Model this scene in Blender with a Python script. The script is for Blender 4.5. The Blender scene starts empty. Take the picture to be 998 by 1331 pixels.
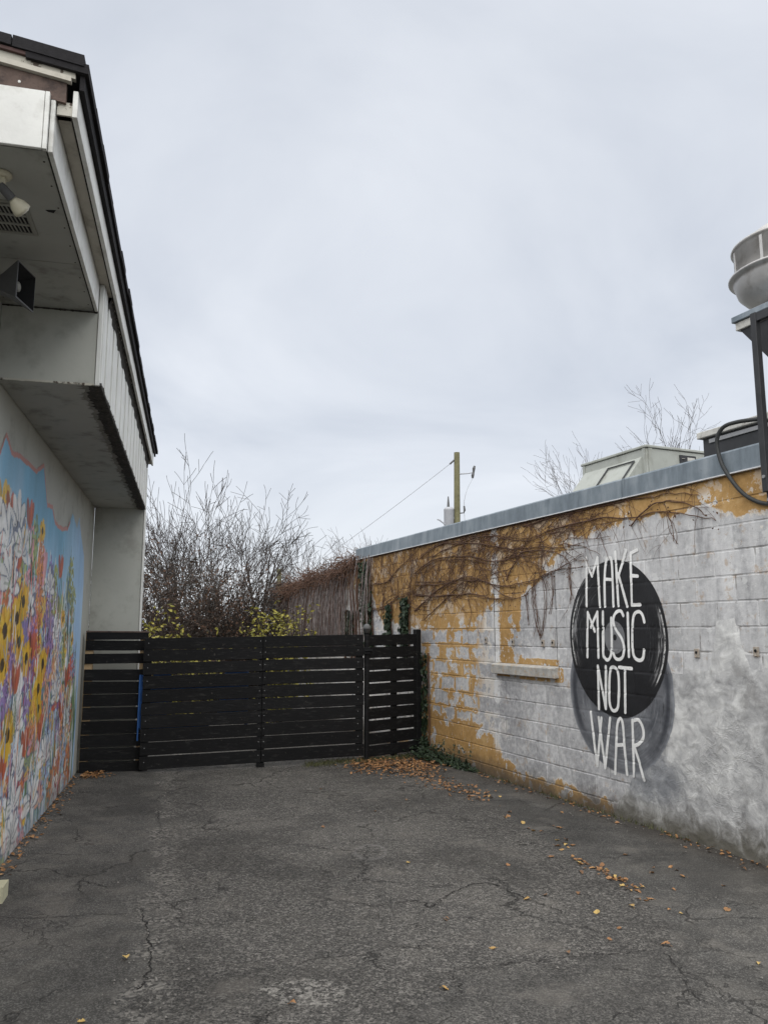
import bpy, bmesh, math, random
import numpy as np
from mathutils import Vector, Matrix, noise as mnoise

random.seed(7); rng = np.random.default_rng(11)
sc = bpy.context.scene
col = sc.collection

# ------------------------------------------------------------------ camera, sky, sun, exposure
cam_d = bpy.data.cameras.new('camera'); cam = bpy.data.objects.new('camera', cam_d); col.objects.link(cam)
cam_d.sensor_fit = 'VERTICAL'; cam_d.sensor_height = 24.0; cam_d.lens = 24.0 * 1035.0 / 1331.0
cam_d.clip_start = 0.05; cam_d.clip_end = 2000.0
cam.location = (0, 0, 1.62); cam.rotation_euler = (math.radians(90 + 8.6), 0, 0)
sc.camera = cam

SUN_EL, SUN_AZ = math.radians(60), math.radians(192)      # azimuth clockwise from +Y: behind the camera, a little to the left
world = bpy.data.worlds.new('World'); sc.world = world; world.use_nodes = True
wt = world.node_tree; wt.nodes.clear()
def wn(t, **k):
    n = wt.nodes.new(t)
    for a, b in k.items(): setattr(n, a, b)
    return n
w_out = wn('ShaderNodeOutputWorld'); w_bg = wn('ShaderNodeBackground'); w_bg.inputs['Strength'].default_value = 0.12
w_sky = wn('ShaderNodeTexSky', sky_type='NISHITA', sun_disc=False, sun_elevation=SUN_EL, sun_rotation=SUN_AZ)
w_tc = wn('ShaderNodeTexCoord'); w_sep = wn('ShaderNodeSeparateXYZ')
wt.links.new(w_tc.outputs['Generated'], w_sep.inputs[0])
w_z = wn('ShaderNodeMath', operation='MAXIMUM'); wt.links.new(w_sep.outputs[2], w_z.inputs[0]); w_z.inputs[1].default_value = 0.0
w_za = wn('ShaderNodeMath', operation='ADD'); wt.links.new(w_z.outputs[0], w_za.inputs[0]); w_za.inputs[1].default_value = 0.22
w_dx = wn('ShaderNodeMath', operation='DIVIDE'); wt.links.new(w_sep.outputs[0], w_dx.inputs[0]); wt.links.new(w_za.outputs[0], w_dx.inputs[1])
w_dy = wn('ShaderNodeMath', operation='DIVIDE'); wt.links.new(w_sep.outputs[1], w_dy.inputs[0]); wt.links.new(w_za.outputs[0], w_dy.inputs[1])
w_cb = wn('ShaderNodeCombineXYZ'); wt.links.new(w_dx.outputs[0], w_cb.inputs[0]); wt.links.new(w_dy.outputs[0], w_cb.inputs[1])
w_no = wn('ShaderNodeTexNoise'); w_no.inputs['Scale'].default_value = 1.15; w_no.inputs['Detail'].default_value = 7; w_no.inputs['Roughness'].default_value = 0.52
w_no.inputs['Distortion'].default_value = 0.5
wt.links.new(w_cb.outputs[0], w_no.inputs['Vector'])
w_rp = wn('ShaderNodeValToRGB')
w_rp.color_ramp.elements[0].position = 0.33; w_rp.color_ramp.elements[0].color = (0.515, 0.550, 0.615, 1)
w_rp.color_ramp.elements[1].position = 0.68; w_rp.color_ramp.elements[1].color = (0.735, 0.760, 0.805, 1)
wt.links.new(w_no.outputs['Fac'], w_rp.inputs[0])
w_hr = wn('ShaderNodeMapRange', interpolation_type='SMOOTHSTEP'); wt.links.new(w_z.outputs[0], w_hr.inputs[0])
w_hr.inputs[1].default_value = 0.0; w_hr.inputs[2].default_value = 0.30; w_hr.inputs[3].default_value = 0.75; w_hr.inputs[4].default_value = 0.0
w_m1 = wn('ShaderNodeMix', data_type='RGBA'); wt.links.new(w_hr.outputs[0], w_m1.inputs[0]); wt.links.new(w_rp.outputs[0], w_m1.inputs[6])
w_m1.inputs[7].default_value = (0.730, 0.750, 0.785, 1)
w_sc = wn('ShaderNodeVectorMath', operation='SCALE'); wt.links.new(w_m1.outputs[2], w_sc.inputs[0]); w_sc.inputs['Scale'].default_value = 3.70
w_m2 = wn('ShaderNodeMix', data_type='RGBA'); w_m2.inputs[0].default_value = 0.95
wt.links.new(w_sky.outputs[0], w_m2.inputs[6]); wt.links.new(w_sc.outputs[0], w_m2.inputs[7])
wt.links.new(w_m2.outputs[2], w_bg.inputs['Color']); wt.links.new(w_bg.outputs[0], w_out.inputs[0])

sun_d = bpy.data.lights.new('sun', 'SUN'); sun = bpy.data.objects.new('sun', sun_d); col.objects.link(sun)
sun_d.energy = 1.5; sun_d.angle = math.radians(110); sun_d.color = (1.0, 0.975, 0.94)
sdir = Vector((math.sin(SUN_AZ) * math.cos(SUN_EL), math.cos(SUN_AZ) * math.cos(SUN_EL), math.sin(SUN_EL)))
sun.rotation_euler = sdir.to_track_quat('Z', 'Y').to_euler()
sun.location = (0, -5, 20)
vs = sc.view_settings
vs.view_transform = 'Standard'; vs.look = 'None'; vs.exposure = 1.38; vs.gamma = 1.0; vs.use_curve_mapping = False

sc.cycles.max_bounces = 6; sc.cycles.diffuse_bounces = 3; sc.cycles.glossy_bounces = 2; sc.cycles.transmission_bounces = 1; sc.cycles.volume_bounces = 0

# ------------------------------------------------------------------ helpers: tags and meshes
def tag(o, label=None, cat=None, group=None, kind=None):
    if label: o['label'] = label
    if cat: o['category'] = cat
    if group: o['group'] = group
    if kind: o['kind'] = kind
    return o
def empty(name, loc=(0, 0, 0), rz=0.0):
    o = bpy.data.objects.new(name, None); col.objects.link(o); o.location = loc; o.rotation_euler = (0, 0, rz)
    o.empty_display_size = 0.2
    return o
class MB:
    def __init__(s): s.v = []; s.f = []
    def quad(s, a, b, c, d):
        i = len(s.v); s.v += [a, b, c, d]; s.f.append((i, i+1, i+2, i+3))
    def poly(s, pts):
        i = len(s.v); s.v += list(pts); s.f.append(tuple(range(i, i+len(pts))))
    def hexa(s, p):      # 8 points: bottom ring 0-3 counter-clockwise, top ring 4-7
        i = len(s.v); s.v += list(p)
        for q in ((3, 2, 1, 0), (4, 5, 6, 7), (0, 1, 5, 4), (1, 2, 6, 5), (2, 3, 7, 6), (3, 0, 4, 7)): s.f.append(tuple(i+k for k in q))
        return s
    def box(s, x0, x1, y0, y1, z0, z1):
        return s.hexa([(x0, y0, z0), (x1, y0, z0), (x1, y1, z0), (x0, y1, z0), (x0, y0, z1), (x1, y0, z1), (x1, y1, z1), (x0, y1, z1)])
    def prism(s, ring_a, ring_b):          # two matching closed rings
        n = len(ring_a); i = len(s.v); s.v += list(ring_a) + list(ring_b)
        s.f.append(tuple(i+k for k in reversed(range(n)))); s.f.append(tuple(i+n+k for k in range(n)))
        for k in range(n): s.f.append((i+k, i+(k+1) % n, i+n+(k+1) % n, i+n+k))
        return s
    def tube(s, pts, rad, sides=6, cap=True):
        pts = [Vector(p) for p in pts]; n = len(pts)
        if not hasattr(rad, '__len__'): rad = [rad]*n
        base = len(s.v); up = Vector((0.13, 0.31, 0.94))
        for k in range(n):
            t = (pts[min(k+1, n-1)] - pts[max(k-1, 0)])
            if t.length < 1e-9: t = Vector((0, 0, 1))
            t.normalize()
            a = t.cross(up)
            if a.length < 0.05: a = t.cross(Vector((1, 0, 0)))
            a.normalize(); b = t.cross(a)
            for j in range(sides):
                w = 2*math.pi*j/sides
                s.v.append(tuple(pts[k] + (a*math.cos(w) + b*math.sin(w))*rad[k]))
        for k in range(n-1):
            for j in range(sides):
                s.f.append((base+k*sides+j, base+k*sides+(j+1) % sides, base+(k+1)*sides+(j+1) % sides, base+(k+1)*sides+j))
        if cap and sides > 2:
            s.f.append(tuple(base+j for j in reversed(range(sides)))); s.f.append(tuple(base+(n-1)*sides+j for j in range(sides)))
        return s
    def lathe(s, prof, sides=32, cx=0, cy=0):       # prof: (radius, z)
        base = len(s.v)
        for r, z in prof:
            for j in range(sides):
                w = 2*math.pi*j/sides; s.v.append((cx+r*math.cos(w), cy+r*math.sin(w), z))
        for k in range(len(prof)-1):
            for j in range(sides):
                s.f.append((base+k*sides+j, base+k*sides+(j+1) % sides, base+(k+1)*sides+(j+1) % sides, base+(k+1)*sides+j))
        s.f.append(tuple(base+j for j in reversed(range(sides)))); s.f.append(tuple(base+(len(prof)-1)*sides+j for j in range(sides)))
        return s
    def mesh(s, name, mat, off=(0, 0, 0), smooth=False, bevel=0.0):
        me = bpy.data.meshes.new(name)
        ox, oy, oz = off
        me.from_pydata([(a-ox, b-oy, c-oz) for a, b, c in s.v], [], s.f)
        if bevel:
            bm = bmesh.new(); bm.from_mesh(me)
            bmesh.ops.bevel(bm, geom=bm.edges[:], offset=bevel, segments=1, affect='EDGES', clamp_overlap=True)
            bm.to_mesh(me); bm.free()
        if smooth:
            me.polygons.foreach_set('use_smooth', [True]*len(me.polygons))
        if mat: me.materials.append(mat)
        me.update(); return me
    def build(s, name, mat, parent=None, off=(0, 0, 0), smooth=False, bevel=0.0):
        o = bpy.data.objects.new(name, s.mesh(name, mat, off, smooth, bevel)); col.objects.link(o)
        if parent: o.parent = parent
        return o
def place(me, name, parent=None, loc=(0, 0, 0), rot=(0, 0, 0), scale=(1, 1, 1)):
    o = bpy.data.objects.new(name, me); col.objects.link(o)
    o.location = loc; o.rotation_euler = rot; o.scale = scale
    if parent: o.parent = parent
    return o
def sm(a, b, x):
    t = min(1, max(0, (x-a)/(b-a))); return t*t*(3-2*t)
def interp(xs, ys, x): return float(np.interp(x, xs, ys))
def fn(x, y=0.0, z=0.0): return mnoise.noise((x, y, z))
def spline(pts, n=8):
    P = [Vector(p) for p in pts]; out = []
    for i in range(len(P)-1):
        p0, p1, p2, p3 = P[max(i-1, 0)], P[i], P[i+1], P[min(i+2, len(P)-1)]
        for k in range(n):
            t = k/n
            out.append(0.5*((2*p1)+(p2-p0)*t+(2*p0-5*p1+4*p2-p3)*t*t+(3*p1-p0-3*p2+p3)*t**3))
    out.append(P[-1]); return out

# ------------------------------------------------------------------ helpers: materials
class G:
    def __init__(s, name):
        s.m = bpy.data.materials.new(name); s.m.use_nodes = True; s.t = s.m.node_tree; s.t.nodes.clear()
        s.out = s.t.nodes.new('ShaderNodeOutputMaterial')
    def n(s, typ, **k):
        n = s.t.nodes.new(typ)
        for a, b in k.items(): setattr(n, a, b)
        return n
    def put(s, sock, v):
        if isinstance(v, bpy.types.NodeSocket): s.t.links.new(v, sock)
        else: sock.default_value = (tuple(v)+(1,) if hasattr(v, '__len__') and len(v) == 3 and len(sock.default_value) == 4 else v)
    def ma(s, op, a, b=0.0, c=0.0, clamp=False):
        n = s.n('ShaderNodeMath', operation=op, use_clamp=clamp)
        s.put(n.inputs[0], a); s.put(n.inputs[1], b); s.put(n.inputs[2], c); return n.outputs[0]
    def mix(s, f, a, b, blend='MIX'):
        n = s.n('ShaderNodeMix', data_type='RGBA', blend_type=blend)
        s.put(n.inputs[0], f); s.put(n.inputs[6], a); s.put(n.inputs[7], b); return n.outputs[2]
    def mr(s, v, a, b, c=0.0, d=1.0):
        n = s.n('ShaderNodeMapRange', interpolation_type='SMOOTHSTEP')
        s.put(n.inputs[0], v)
        for i, x in enumerate((a, b, c, d)): n.inputs[1+i].default_value = x
        return n.outputs[0]
    def noise(s, vec, scale, detail=4, rough=0.55, dist=0.0):
        n = s.n('ShaderNodeTexNoise'); s.put(n.inputs['Vector'], vec)
        n.inputs['Scale'].default_value = scale; n.inputs['Detail'].default_value = detail
        n.inputs['Roughness'].default_value = rough; n.inputs['Distortion'].default_value = dist
        return n.outputs['Fac']
    def vor(s, vec, scale, feature='F1', rand=1.0):
        n = s.n('ShaderNodeTexVoronoi', feature=feature); s.put(n.inputs['Vector'], vec)
        n.inputs['Scale'].default_value = scale; n.inputs['Randomness'].default_value = rand
        return n.outputs
    def ramp(s, f, stops):
        n = s.n('ShaderNodeValToRGB'); s.put(n.inputs[0], f); e = n.color_ramp.elements
        while len(e) < len(stops): e.new(0.5)
        for x, (p, c) in zip(e, stops): x.position = p; x.color = (*c, 1)
        return n.outputs[0]
    def curve(s, v, x0, x1, y0, y1, pts):
        n = s.n('ShaderNodeFloatCurve'); f = s.ma('DIVIDE', s.ma('SUBTRACT', v, x0), x1-x0, clamp=True)
        s.put(n.inputs['Value'], f); c = n.mapping.curves[0]
        pts = sorted(((x-x0)/(x1-x0), (y-y0)/(y1-y0)) for x, y in pts)
        c.points[0].location = pts[0]; c.points[-1].location = pts[-1]
        for p in pts[1:-1]: c.points.new(*p)
        for p in c.points: p.handle_type = 'VECTOR'
        n.mapping.update()
        return s.ma('ADD', s.ma('MULTIPLY', n.outputs[0], y1-y0), y0)
    def pos(s): return s.n('ShaderNodeNewGeometry').outputs['Position']
    def obj(s): return s.n('ShaderNodeTexCoord').outputs['Object']
    def rnd(s): return s.n('ShaderNodeObjectInfo').outputs['Random']
    def sep(s, v): return s.nsep(v)
    def nsep(s, v):
        n = s.n('ShaderNodeSeparateXYZ'); s.put(n.inputs[0], v); return n.outputs
    def comb(s, x, y, z=0.0):
        n = s.n('ShaderNodeCombineXYZ'); s.put(n.inputs[0], x); s.put(n.inputs[1], y); s.put(n.inputs[2], z); return n.outputs[0]
    def dot(s, v, w):
        n = s.n('ShaderNodeVectorMath', operation='DOT_PRODUCT'); s.put(n.inputs[0], v); n.inputs[1].default_value = w; return n.outputs['Value']
    def vmul(s, v, w):
        n = s.n('ShaderNodeVectorMath', operation='MULTIPLY'); s.put(n.inputs[0], v); n.inputs[1].default_value = w; return n.outputs[0]
    def vadd(s, v, w):
        n = s.n('ShaderNodeVectorMath', operation='ADD'); s.put(n.inputs[0], v); s.put(n.inputs[1], w); return n.outputs[0]
    def vscale(s, v, k):
        n = s.n('ShaderNodeVectorMath', operation='SCALE'); s.put(n.inputs[0], v); s.put(n.inputs['Scale'], k); return n.outputs[0]
    def done(s, color, rough=0.8, bump=None, bdist=0.01, bstr=1.0, metal=0.0, spec=0.4):
        b = s.n('ShaderNodeBsdfPrincipled'); s.put(b.inputs['Base Color'], color); s.put(b.inputs['Roughness'], rough)
        b.inputs['Metallic'].default_value = metal; b.inputs['Specular IOR Level'].default_value = spec
        if bump is not None:
            u = s.n('ShaderNodeBump'); s.put(u.inputs['Height'], bump); u.inputs['Distance'].default_value = bdist; u.inputs['Strength'].default_value = bstr
            s.t.links.new(u.outputs[0], b.inputs['Normal'])
        s.t.links.new(b.outputs[0], s.out.inputs[0]); s.b = b
        return s.m
def simple(name, c, rough=0.7, var=0.15, scale=6.0, metal=0.0, bump=0.0, dirt=None, dirt_amt=0.3, spec=0.4):
    g = G(name); p = g.pos(); n = g.noise(p, scale, 4, 0.6); n2 = g.noise(p, scale*7, 4, 0.6)
    f = g.ma('ADD', g.ma('MULTIPLY', n, 0.7), g.ma('MULTIPLY', n2, 0.3))
    c0 = tuple(x*(1-var) for x in c); c1 = tuple(min(1, x*(1+var)) for x in c)
    cc = g.ramp(f, [(0.3, c0), (0.7, c1)])
    if dirt:
        cc = g.mix(g.ma('MULTIPLY', g.mr(g.noise(p, scale*1.7, 5, 0.65), 0.5, 0.68), dirt_amt), cc, dirt)
    return g.done(cc, g.mr(n2, 0.2, 0.8, rough-0.08, min(1, rough+0.08)), bump=n2 if bump else None, bdist=bump, metal=metal, spec=spec)

# the two wall lines: s runs away from the camera along each wall
LD = Vector((-0.2340547, 0.97222343, 0)); LO = Vector((-1.19649609, -0.28804648, 0)); L_RZ = math.atan2(LD.y, LD.x)
RD = Vector((-0.3904886, 0.92060776, 0)); RO = Vector((4.4154233, 1.87286324, 0)); R_RZ = math.atan2(RD.y, RD.x)
LS0, RS0 = 7.0, 7.0        # s of each building's base point
def LW(s, u, z=0.0):       # left wall: u = metres out into the alley
    p = LO + LD*s + Vector((LD.y, -LD.x, 0))*u; return Vector((p.x, p.y, z))
def RW(s, y, z=0.0):       # right wall: y = metres out into the alley (negative = inside the building)
    p = RO + RD*s + Vector((-RD.y, RD.x, 0))*y; return Vector((p.x, p.y, z))

# ------------------------------------------------------------------ ground
def m_asphalt():
    g = G('asphalt'); p = g.pos(); x, y, z = g.nsep(p)
    wob = g.noise(p, 1.6, 4, 0.6); wob2 = g.noise(p, 9, 4, 0.6)
    w = g.ma('ADD', g.ma('MULTIPLY', g.ma('SUBTRACT', wob, 0.5), 0.55), g.ma('MULTIPLY', g.ma('SUBTRACT', wob2, 0.5), 0.16))
    # left newer strip: boundary x = xl(y); right strip along the block wall: x = xr(y); front right repair
    xl = g.curve(y, 2, 14, -4, 4, [(2, -0.75), (3.6, -1.03), (5.2, -1.38), (8.1, -2.12), (9.9, -2.6), (14, -3.4)])
    left = g.mr(g.ma('ADD', g.ma('SUBTRACT', xl, x), g.ma('MULTIPLY', w, 1.5)), -0.10, 0.16)
    xr = g.curve(y, 2, 14, -4, 4, [(2, 1.45), (4.6, 1.60), (5.3, 1.58), (6.6, 1.24), (7.9, 1.05), (10.4, 0.6), (14, -0.6)])
    right = g.mr(g.ma('ADD', g.ma('SUBTRACT', x, xr), g.ma('MULTIPLY', w, 0.6)), -0.04, 0.05)
    yr = g.curve(x, -4, 4, 2, 8, [(-4, 2.3), (0.0, 3.6), (0.4, 4.1), (1.4, 4.4), (2.0, 4.4), (4, 4.6)])
    front = g.mr(g.ma('ADD', g.ma('SUBTRACT', yr, y), g.ma('MULTIPLY', w, 0.9)), -0.05, 0.07)
    smooth = g.ma('MAXIMUM', g.ma('MAXIMUM', left, right), g.ma('MULTIPLY', front, 0.5))
    v = g.vor(p, 62); v2 = g.vor(p, 150)
    st1 = g.nsep(v['Color'])[0]; st2 = g.nsep(v2['Color'])[1]
    stone = g.ma('ADD', g.ma('MULTIPLY', g.mr(st1, 0.45, 1.0), 0.6), g.ma('MULTIPLY', g.mr(st2, 0.35, 1.0), 0.5))
    fine = g.noise(p, 80, 4, 0.75)
    big = g.noise(p, 0.55, 5, 0.6); med = g.noise(p, 3.2, 5, 0.66)
    old = g.ramp(g.ma('ADD', g.ma('MULTIPLY', big, 0.6), g.ma('MULTIPLY', med, 0.4)), [(0.38, (0.034, 0.032, 0.029)), (0.5, (0.068, 0.064, 0.058)), (0.62, (0.125, 0.117, 0.104))])
    old = g.mix(g.ma('MULTIPLY', stone, 0.68), old, (0.32, 0.30, 0.27))
    old = g.mix(g.mr(fine, 0.50, 0.60, 0, 0.9), old, (0.012, 0.0115, 0.0105))
    new = g.ramp(g.ma('ADD', g.ma('MULTIPLY', big, 0.5), g.ma('MULTIPLY', med, 0.5)), [(0.38, (0.030, 0.0285, 0.026)), (0.5, (0.060, 0.057, 0.052)), (0.64, (0.125, 0.116, 0.102))])
    new = g.mix(g.ma('MULTIPLY', g.mr(st2, 0.4, 1.0), 0.48), new, (0.24, 0.23, 0.21))
    new = g.mix(g.mr(fine, 0.56, 0.66, 0, 0.6), new, (0.014, 0.0135, 0.013))
    c = g.mix(smooth, old, new)
    stain = g.mr(g.ma('ADD', g.ma('MULTIPLY', g.noise(g.vadd(p, (5, 8, 0)), 0.9, 4, 0.65), 0.75), g.ma('MULTIPLY', g.noise(p, 7, 5, 0.7), 0.25)), 0.46, 0.62, 0.0, 0.40)
    c = g.mix(stain, c, (0.024, 0.0225, 0.020))
    c = g.mix(g.mr(g.noise(g.vadd(p, (1, 2, 9)), 1.9, 4, 0.7), 0.56, 0.68, 0, 0.35), c, (0.17, 0.155, 0.135))
    # seams crumble: pale gravel showing along the joint of the strips
    seam = g.ma('MULTIPLY', g.ma('MULTIPLY', left, g.ma('SUBTRACT', 1.0, left)), 4.0)
    sl = g.mr(g.ma('ABSOLUTE', g.ma('ADD', g.ma('SUBTRACT', xl, x), g.ma('MULTIPLY', w, 0.8))), 0.0, 0.20, 1.0, 0.0)
    sl = g.ma('MULTIPLY', sl, g.mr(g.noise(p, 4.0, 5, 0.65), 0.42, 0.60))
    c = g.mix(g.ma('MULTIPLY', sl, 0.95), c, g.ramp(st1, [(0.2, (0.04, 0.038, 0.036)), (0.9, (0.24, 0.225, 0.20))]))
    # worn pale patch of old concrete and a faint ring
    dx = g.ma('DIVIDE', g.ma('SUBTRACT', x, -0.36), 0.24); dy = g.ma('DIVIDE', g.ma('SUBTRACT', y, 3.91), 0.16)
    rr = g.ma('SQRT', g.ma('ADD', g.ma('MULTIPLY', dx, dx), g.ma('MULTIPLY', dy, dy)))
    pm = g.mr(g.ma('ADD', rr, g.ma('MULTIPLY', g.ma('SUBTRACT', g.noise(p, 11, 5, 0.7), 0.5), 1.3)), 0.75, 1.02, 1.0, 0.0)
    pm = g.ma('MULTIPLY', pm, g.ma('MULTIPLY', g.mr(g.noise(p, 22, 5, 0.75), 0.46, 0.54), g.mr(st1, 0.2, 0.5)))
    c = g.mix(g.ma('MULTIPLY', pm, 0.85), c, g.ramp(g.noise(p, 50, 3, 0.7), [(0.3, (0.16, 0.15, 0.135)), (0.7, (0.40, 0.38, 0.34))]))
    dx = g.ma('DIVIDE', g.ma('SUBTRACT', x, -0.10), 0.125); dy = g.ma('DIVIDE', g.ma('SUBTRACT', y, 6.26), 0.23)
    rr = g.ma('SQRT', g.ma('ADD', g.ma('MULTIPLY', dx, dx), g.ma('MULTIPLY', dy, dy)))
    c = g.mix(g.ma('MULTIPLY', g.mr(g.ma('ABSOLUTE', g.ma('SUBTRACT', rr, 0.9)), 0.02, 0.2, 1.0, 0.0), 0.35), c, (0.20, 0.19, 0.18))
    # network of fine cracks
    nz = g.n('ShaderNodeTexNoise'); g.put(nz.inputs['Vector'], p); nz.inputs['Scale'].default_value = 2.2; nz.inputs['Detail'].default_value = 5; nz.inputs['Roughness'].default_value = 0.65
    wv = g.vadd(p, g.vscale(nz.outputs['Color'], 0.55))
    ed = g.vor(wv, 1.05, 'DISTANCE_TO_EDGE')['Distance']; ed2 = g.vor(wv, 3.6, 'DISTANCE_TO_EDGE')['Distance']
    ck = g.ma('MULTIPLY', g.mr(ed, 0.002, 0.012, 1.0, 0.0), g.mr(g.noise(p, 1.1, 4, 0.6), 0.48, 0.58))
    ck2 = g.ma('MULTIPLY', g.mr(ed2, 0.002, 0.022, 1.0, 0.0), g.mr(g.noise(p, 0.8, 3, 0.6), 0.54, 0.62))
    ck = g.ma('MAXIMUM', ck, g.ma('MULTIPLY', ck2, 0.7))
    c = g.mix(g.ma('MULTIPLY', ck, 0.6), c, (0.014, 0.013, 0.012))
    # brown organic dust towards the wall feet
    s_r = g.ma('SUBTRACT', g.dot(p, (0.92060776, 0.3904886, 0)), 4.796)
    du = g.ma('MULTIPLY', g.mr(g.ma('ADD', s_r, g.ma('MULTIPLY', w, 0.6)), -0.42, -0.02), g.mr(s_r, 0.3, 0.6, 1.0, 0.0))
    c = g.mix(g.ma('MULTIPLY', du, 0.5), c, (0.040, 0.031, 0.023))
    h = g.ma('ADD', g.ma('MULTIPLY', stone, 0.7), g.ma('ADD', g.ma('MULTIPLY', med, 1.2), g.ma('MULTIPLY', fine, -0.6)))
    h = g.ma('SUBTRACT', h, g.ma('MULTIPLY', ck, 2.0))
    h = g.ma('MULTIPLY', h, g.ma('SUBTRACT', 1.0, g.ma('MULTIPLY', smooth, 0.45)))
    return g.done(c, g.mr(med, 0.3, 0.7, 0.78, 0.95), bump=h, bdist=0.011, spec=0.3)
M = {}
M['asphalt'] = m_asphalt()
def gz(x, y):
    f = sm(-7, -5.5, x)*(1-sm(5.5, 7, x))*sm(0.4, 1.5, y)*(1-sm(14, 15.5, y))
    return f*(0.013*fn(x*0.5, y*0.5)+0.006*fn(x*1.7, y*1.7, 3.1)+0.003*fn(x*5, y*5, 7.7))
def make_ground():
    xs = np.arange(-7, 7.0001, 0.07); ys = np.arange(0.4, 15.5001, 0.0755)
    nx, ny = len(xs), len(ys)
    v = [(float(x), float(y), gz(x, y)) for y in ys for x in xs]
    f = [(j*nx+i, j*nx+i+1, (j+1)*nx+i+1, (j+1)*nx+i) for j in range(ny-1) for i in range(nx-1)]
    X0, X1, Y0, Y1 = float(xs[0]), float(xs[-1]), float(ys[0]), float(ys[-1]); B = 600
    k = len(v)
    v += [(-B, -B, 0), (B, -B, 0), (B, B, 0), (-B, B, 0)]
    a, b, c, d = 0, nx-1, ny*nx-1, (ny-1)*nx
    f += [(k, k+1, b, a), (k+1, k+2, c, b), (k+2, k+3, d, c), (k+3, k, a, d)]
    me = bpy.data.meshes.new('ground'); me.from_pydata(v, [], f); me.materials.append(M['asphalt'])
    me.polygons.foreach_set('use_smooth', [True]*len(me.polygons))
    o = bpy.data.objects.new('ground', me); col.objects.link(o)
    return tag(o, kind='structure')
ground = make_ground()
M['crack'] = simple('crack_dirt', (0.014, 0.0125, 0.011), 0.95, 0.3, 30)
CR = [[(-2.59, 6.16), (-2.49, 6.18), (-2.25, 6.16), (-2.05, 6.22), (-1.74, 6.24)], [(-2.0, 5.56), (-1.84, 5.47), (-1.77, 5.4)],
      [(-1.48, 5.1), (-1.34, 4.78), (-1.19, 4.35), (-1.12, 4.03), (-1.15, 3.91)], [(-2.11, 7.77), (-1.94, 7.2), (-1.74, 6.64)],
      [(-0.09, 5.04), (0.19, 5.15), (0.28, 5.04), (0.36, 5.2), (0.53, 5.44), (0.7, 5.47), (0.86, 5.2), (0.99, 5.04), (1.07, 4.88)],
      [(0.32, 4.12), (0.35, 3.91), (0.31, 3.83)], [(1.43, 4.4), (1.43, 4.16), (1.4, 3.91), (1.45, 3.76)], [(-0.47, 5.25), (-0.28, 5.15), (-0.04, 5.06)],
      [(0.38, 4.14), (0.77, 4.27), (1.18, 4.35), (1.43, 4.4)], [(-2.3, 4.9), (-2.0, 4.86), (-1.6, 4.93), (-1.35, 4.85)]]
for ci, path in enumerate(CR):
    b = MB(); P = spline([(x, y, 0) for x, y in path], 24); n = len(P)
    for k in range(n):
        t = (P[min(k+1, n-1)]-P[max(k-1, 0)]).normalized(); nn = Vector((-t.y, t.x, 0)); q = k/(n-1)
        P[k] = P[k] + nn*0.020*fn(k*0.35, ci*3.7) + nn*0.02*fn(k*0.9, ci*1.9)
        w = (0.0010+0.0036*max(0, fn(k*0.23, ci*9.1)+0.35))*min(1, 6*q*(1-q)+0.15)*(1.4 if ci in (1, 2, 4) else 0.9)
        c = P[k]; z = gz(c.x, c.y)+0.0035
        b.v += [(c.x+nn.x*w, c.y+nn.y*w, z), (c.x-nn.x*w, c.y-nn.y*w, z)]
        if k: b.f.append((2*k-2, 2*k-1, 2*k+1, 2*k))
    b.build('crack', M['crack'], ground)

# ------------------------------------------------------------------ left building with the flower mural
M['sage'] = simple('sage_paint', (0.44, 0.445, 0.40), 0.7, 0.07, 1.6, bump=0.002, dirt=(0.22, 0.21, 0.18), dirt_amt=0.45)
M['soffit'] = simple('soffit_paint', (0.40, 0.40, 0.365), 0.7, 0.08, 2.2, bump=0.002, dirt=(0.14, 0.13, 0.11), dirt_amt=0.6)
M['cream'] = simple('cream_trim', (0.74, 0.74, 0.70), 0.6, 0.08, 3, bump=0.002, dirt=(0.35, 0.33, 0.28), dirt_amt=0.4)
M['beige'] = simple('beige_trim', (0.50, 0.47, 0.40), 0.75, 0.12, 3, bump=0.002, dirt=(0.22, 0.19, 0.15), dirt_amt=0.5)
M['rot'] = simple('rotted_wood', (0.048, 0.043, 0.037), 0.95, 0.7, 25, bump=0.012, dirt=(0.14, 0.13, 0.11), dirt_amt=0.5)
M['brownwood'] = simple('bare_brown_wood', (0.12, 0.085, 0.07), 0.9, 0.35, 9, bump=0.004, dirt=(0.04, 0.03, 0.028), dirt_amt=0.7)
M['shingle'] = simple('black_shingle', (0.016, 0.0145, 0.016), 0.9, 0.35, 40, bump=0.006)
M['drip'] = simple('red_brown_drip_edge', (0.07, 0.035, 0.03), 0.7, 0.3, 12)
def m_peel():
    g = G('peeling_cream'); p = g.pos(); n = g.noise(p, 14, 5, 0.7); n2 = g.noise(p, 3, 4)
    c = g.mix(g.mr(n, 0.52, 0.57), g.ramp(n2, [(0.3, (0.40, 0.38, 0.32)), (0.7, (0.55, 0.53, 0.46))]), (0.10, 0.08, 0.065))
    return g.done(c, 0.85, bump=n, bdist=0.006)
M['peel'] = m_peel()
def m_siding():
    g = G('white_siding'); p = g.pos(); x, y, z = g.nsep(p)
    q = g.vmul(p, (9, 9, 1.0)); st = g.noise(q, 2.0, 4, 0.65); n = g.noise(p, 3, 5)
    c = g.ramp(g.ma('ADD', g.ma('MULTIPLY', st, 0.6), g.ma('MULTIPLY', n, 0.4)), [(0.3, (0.56, 0.56, 0.52)), (0.55, (0.74, 0.745, 0.71)), (0.75, (0.80, 0.80, 0.77))])
    c = g.mix(g.mr(g.noise(q, 5, 4, 0.7), 0.6, 0.7, 0, 0.5), c, (0.30, 0.28, 0.23))
    return g.done(c, 0.65, bump=st, bdist=0.002)
M['siding'] = m_siding()
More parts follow.
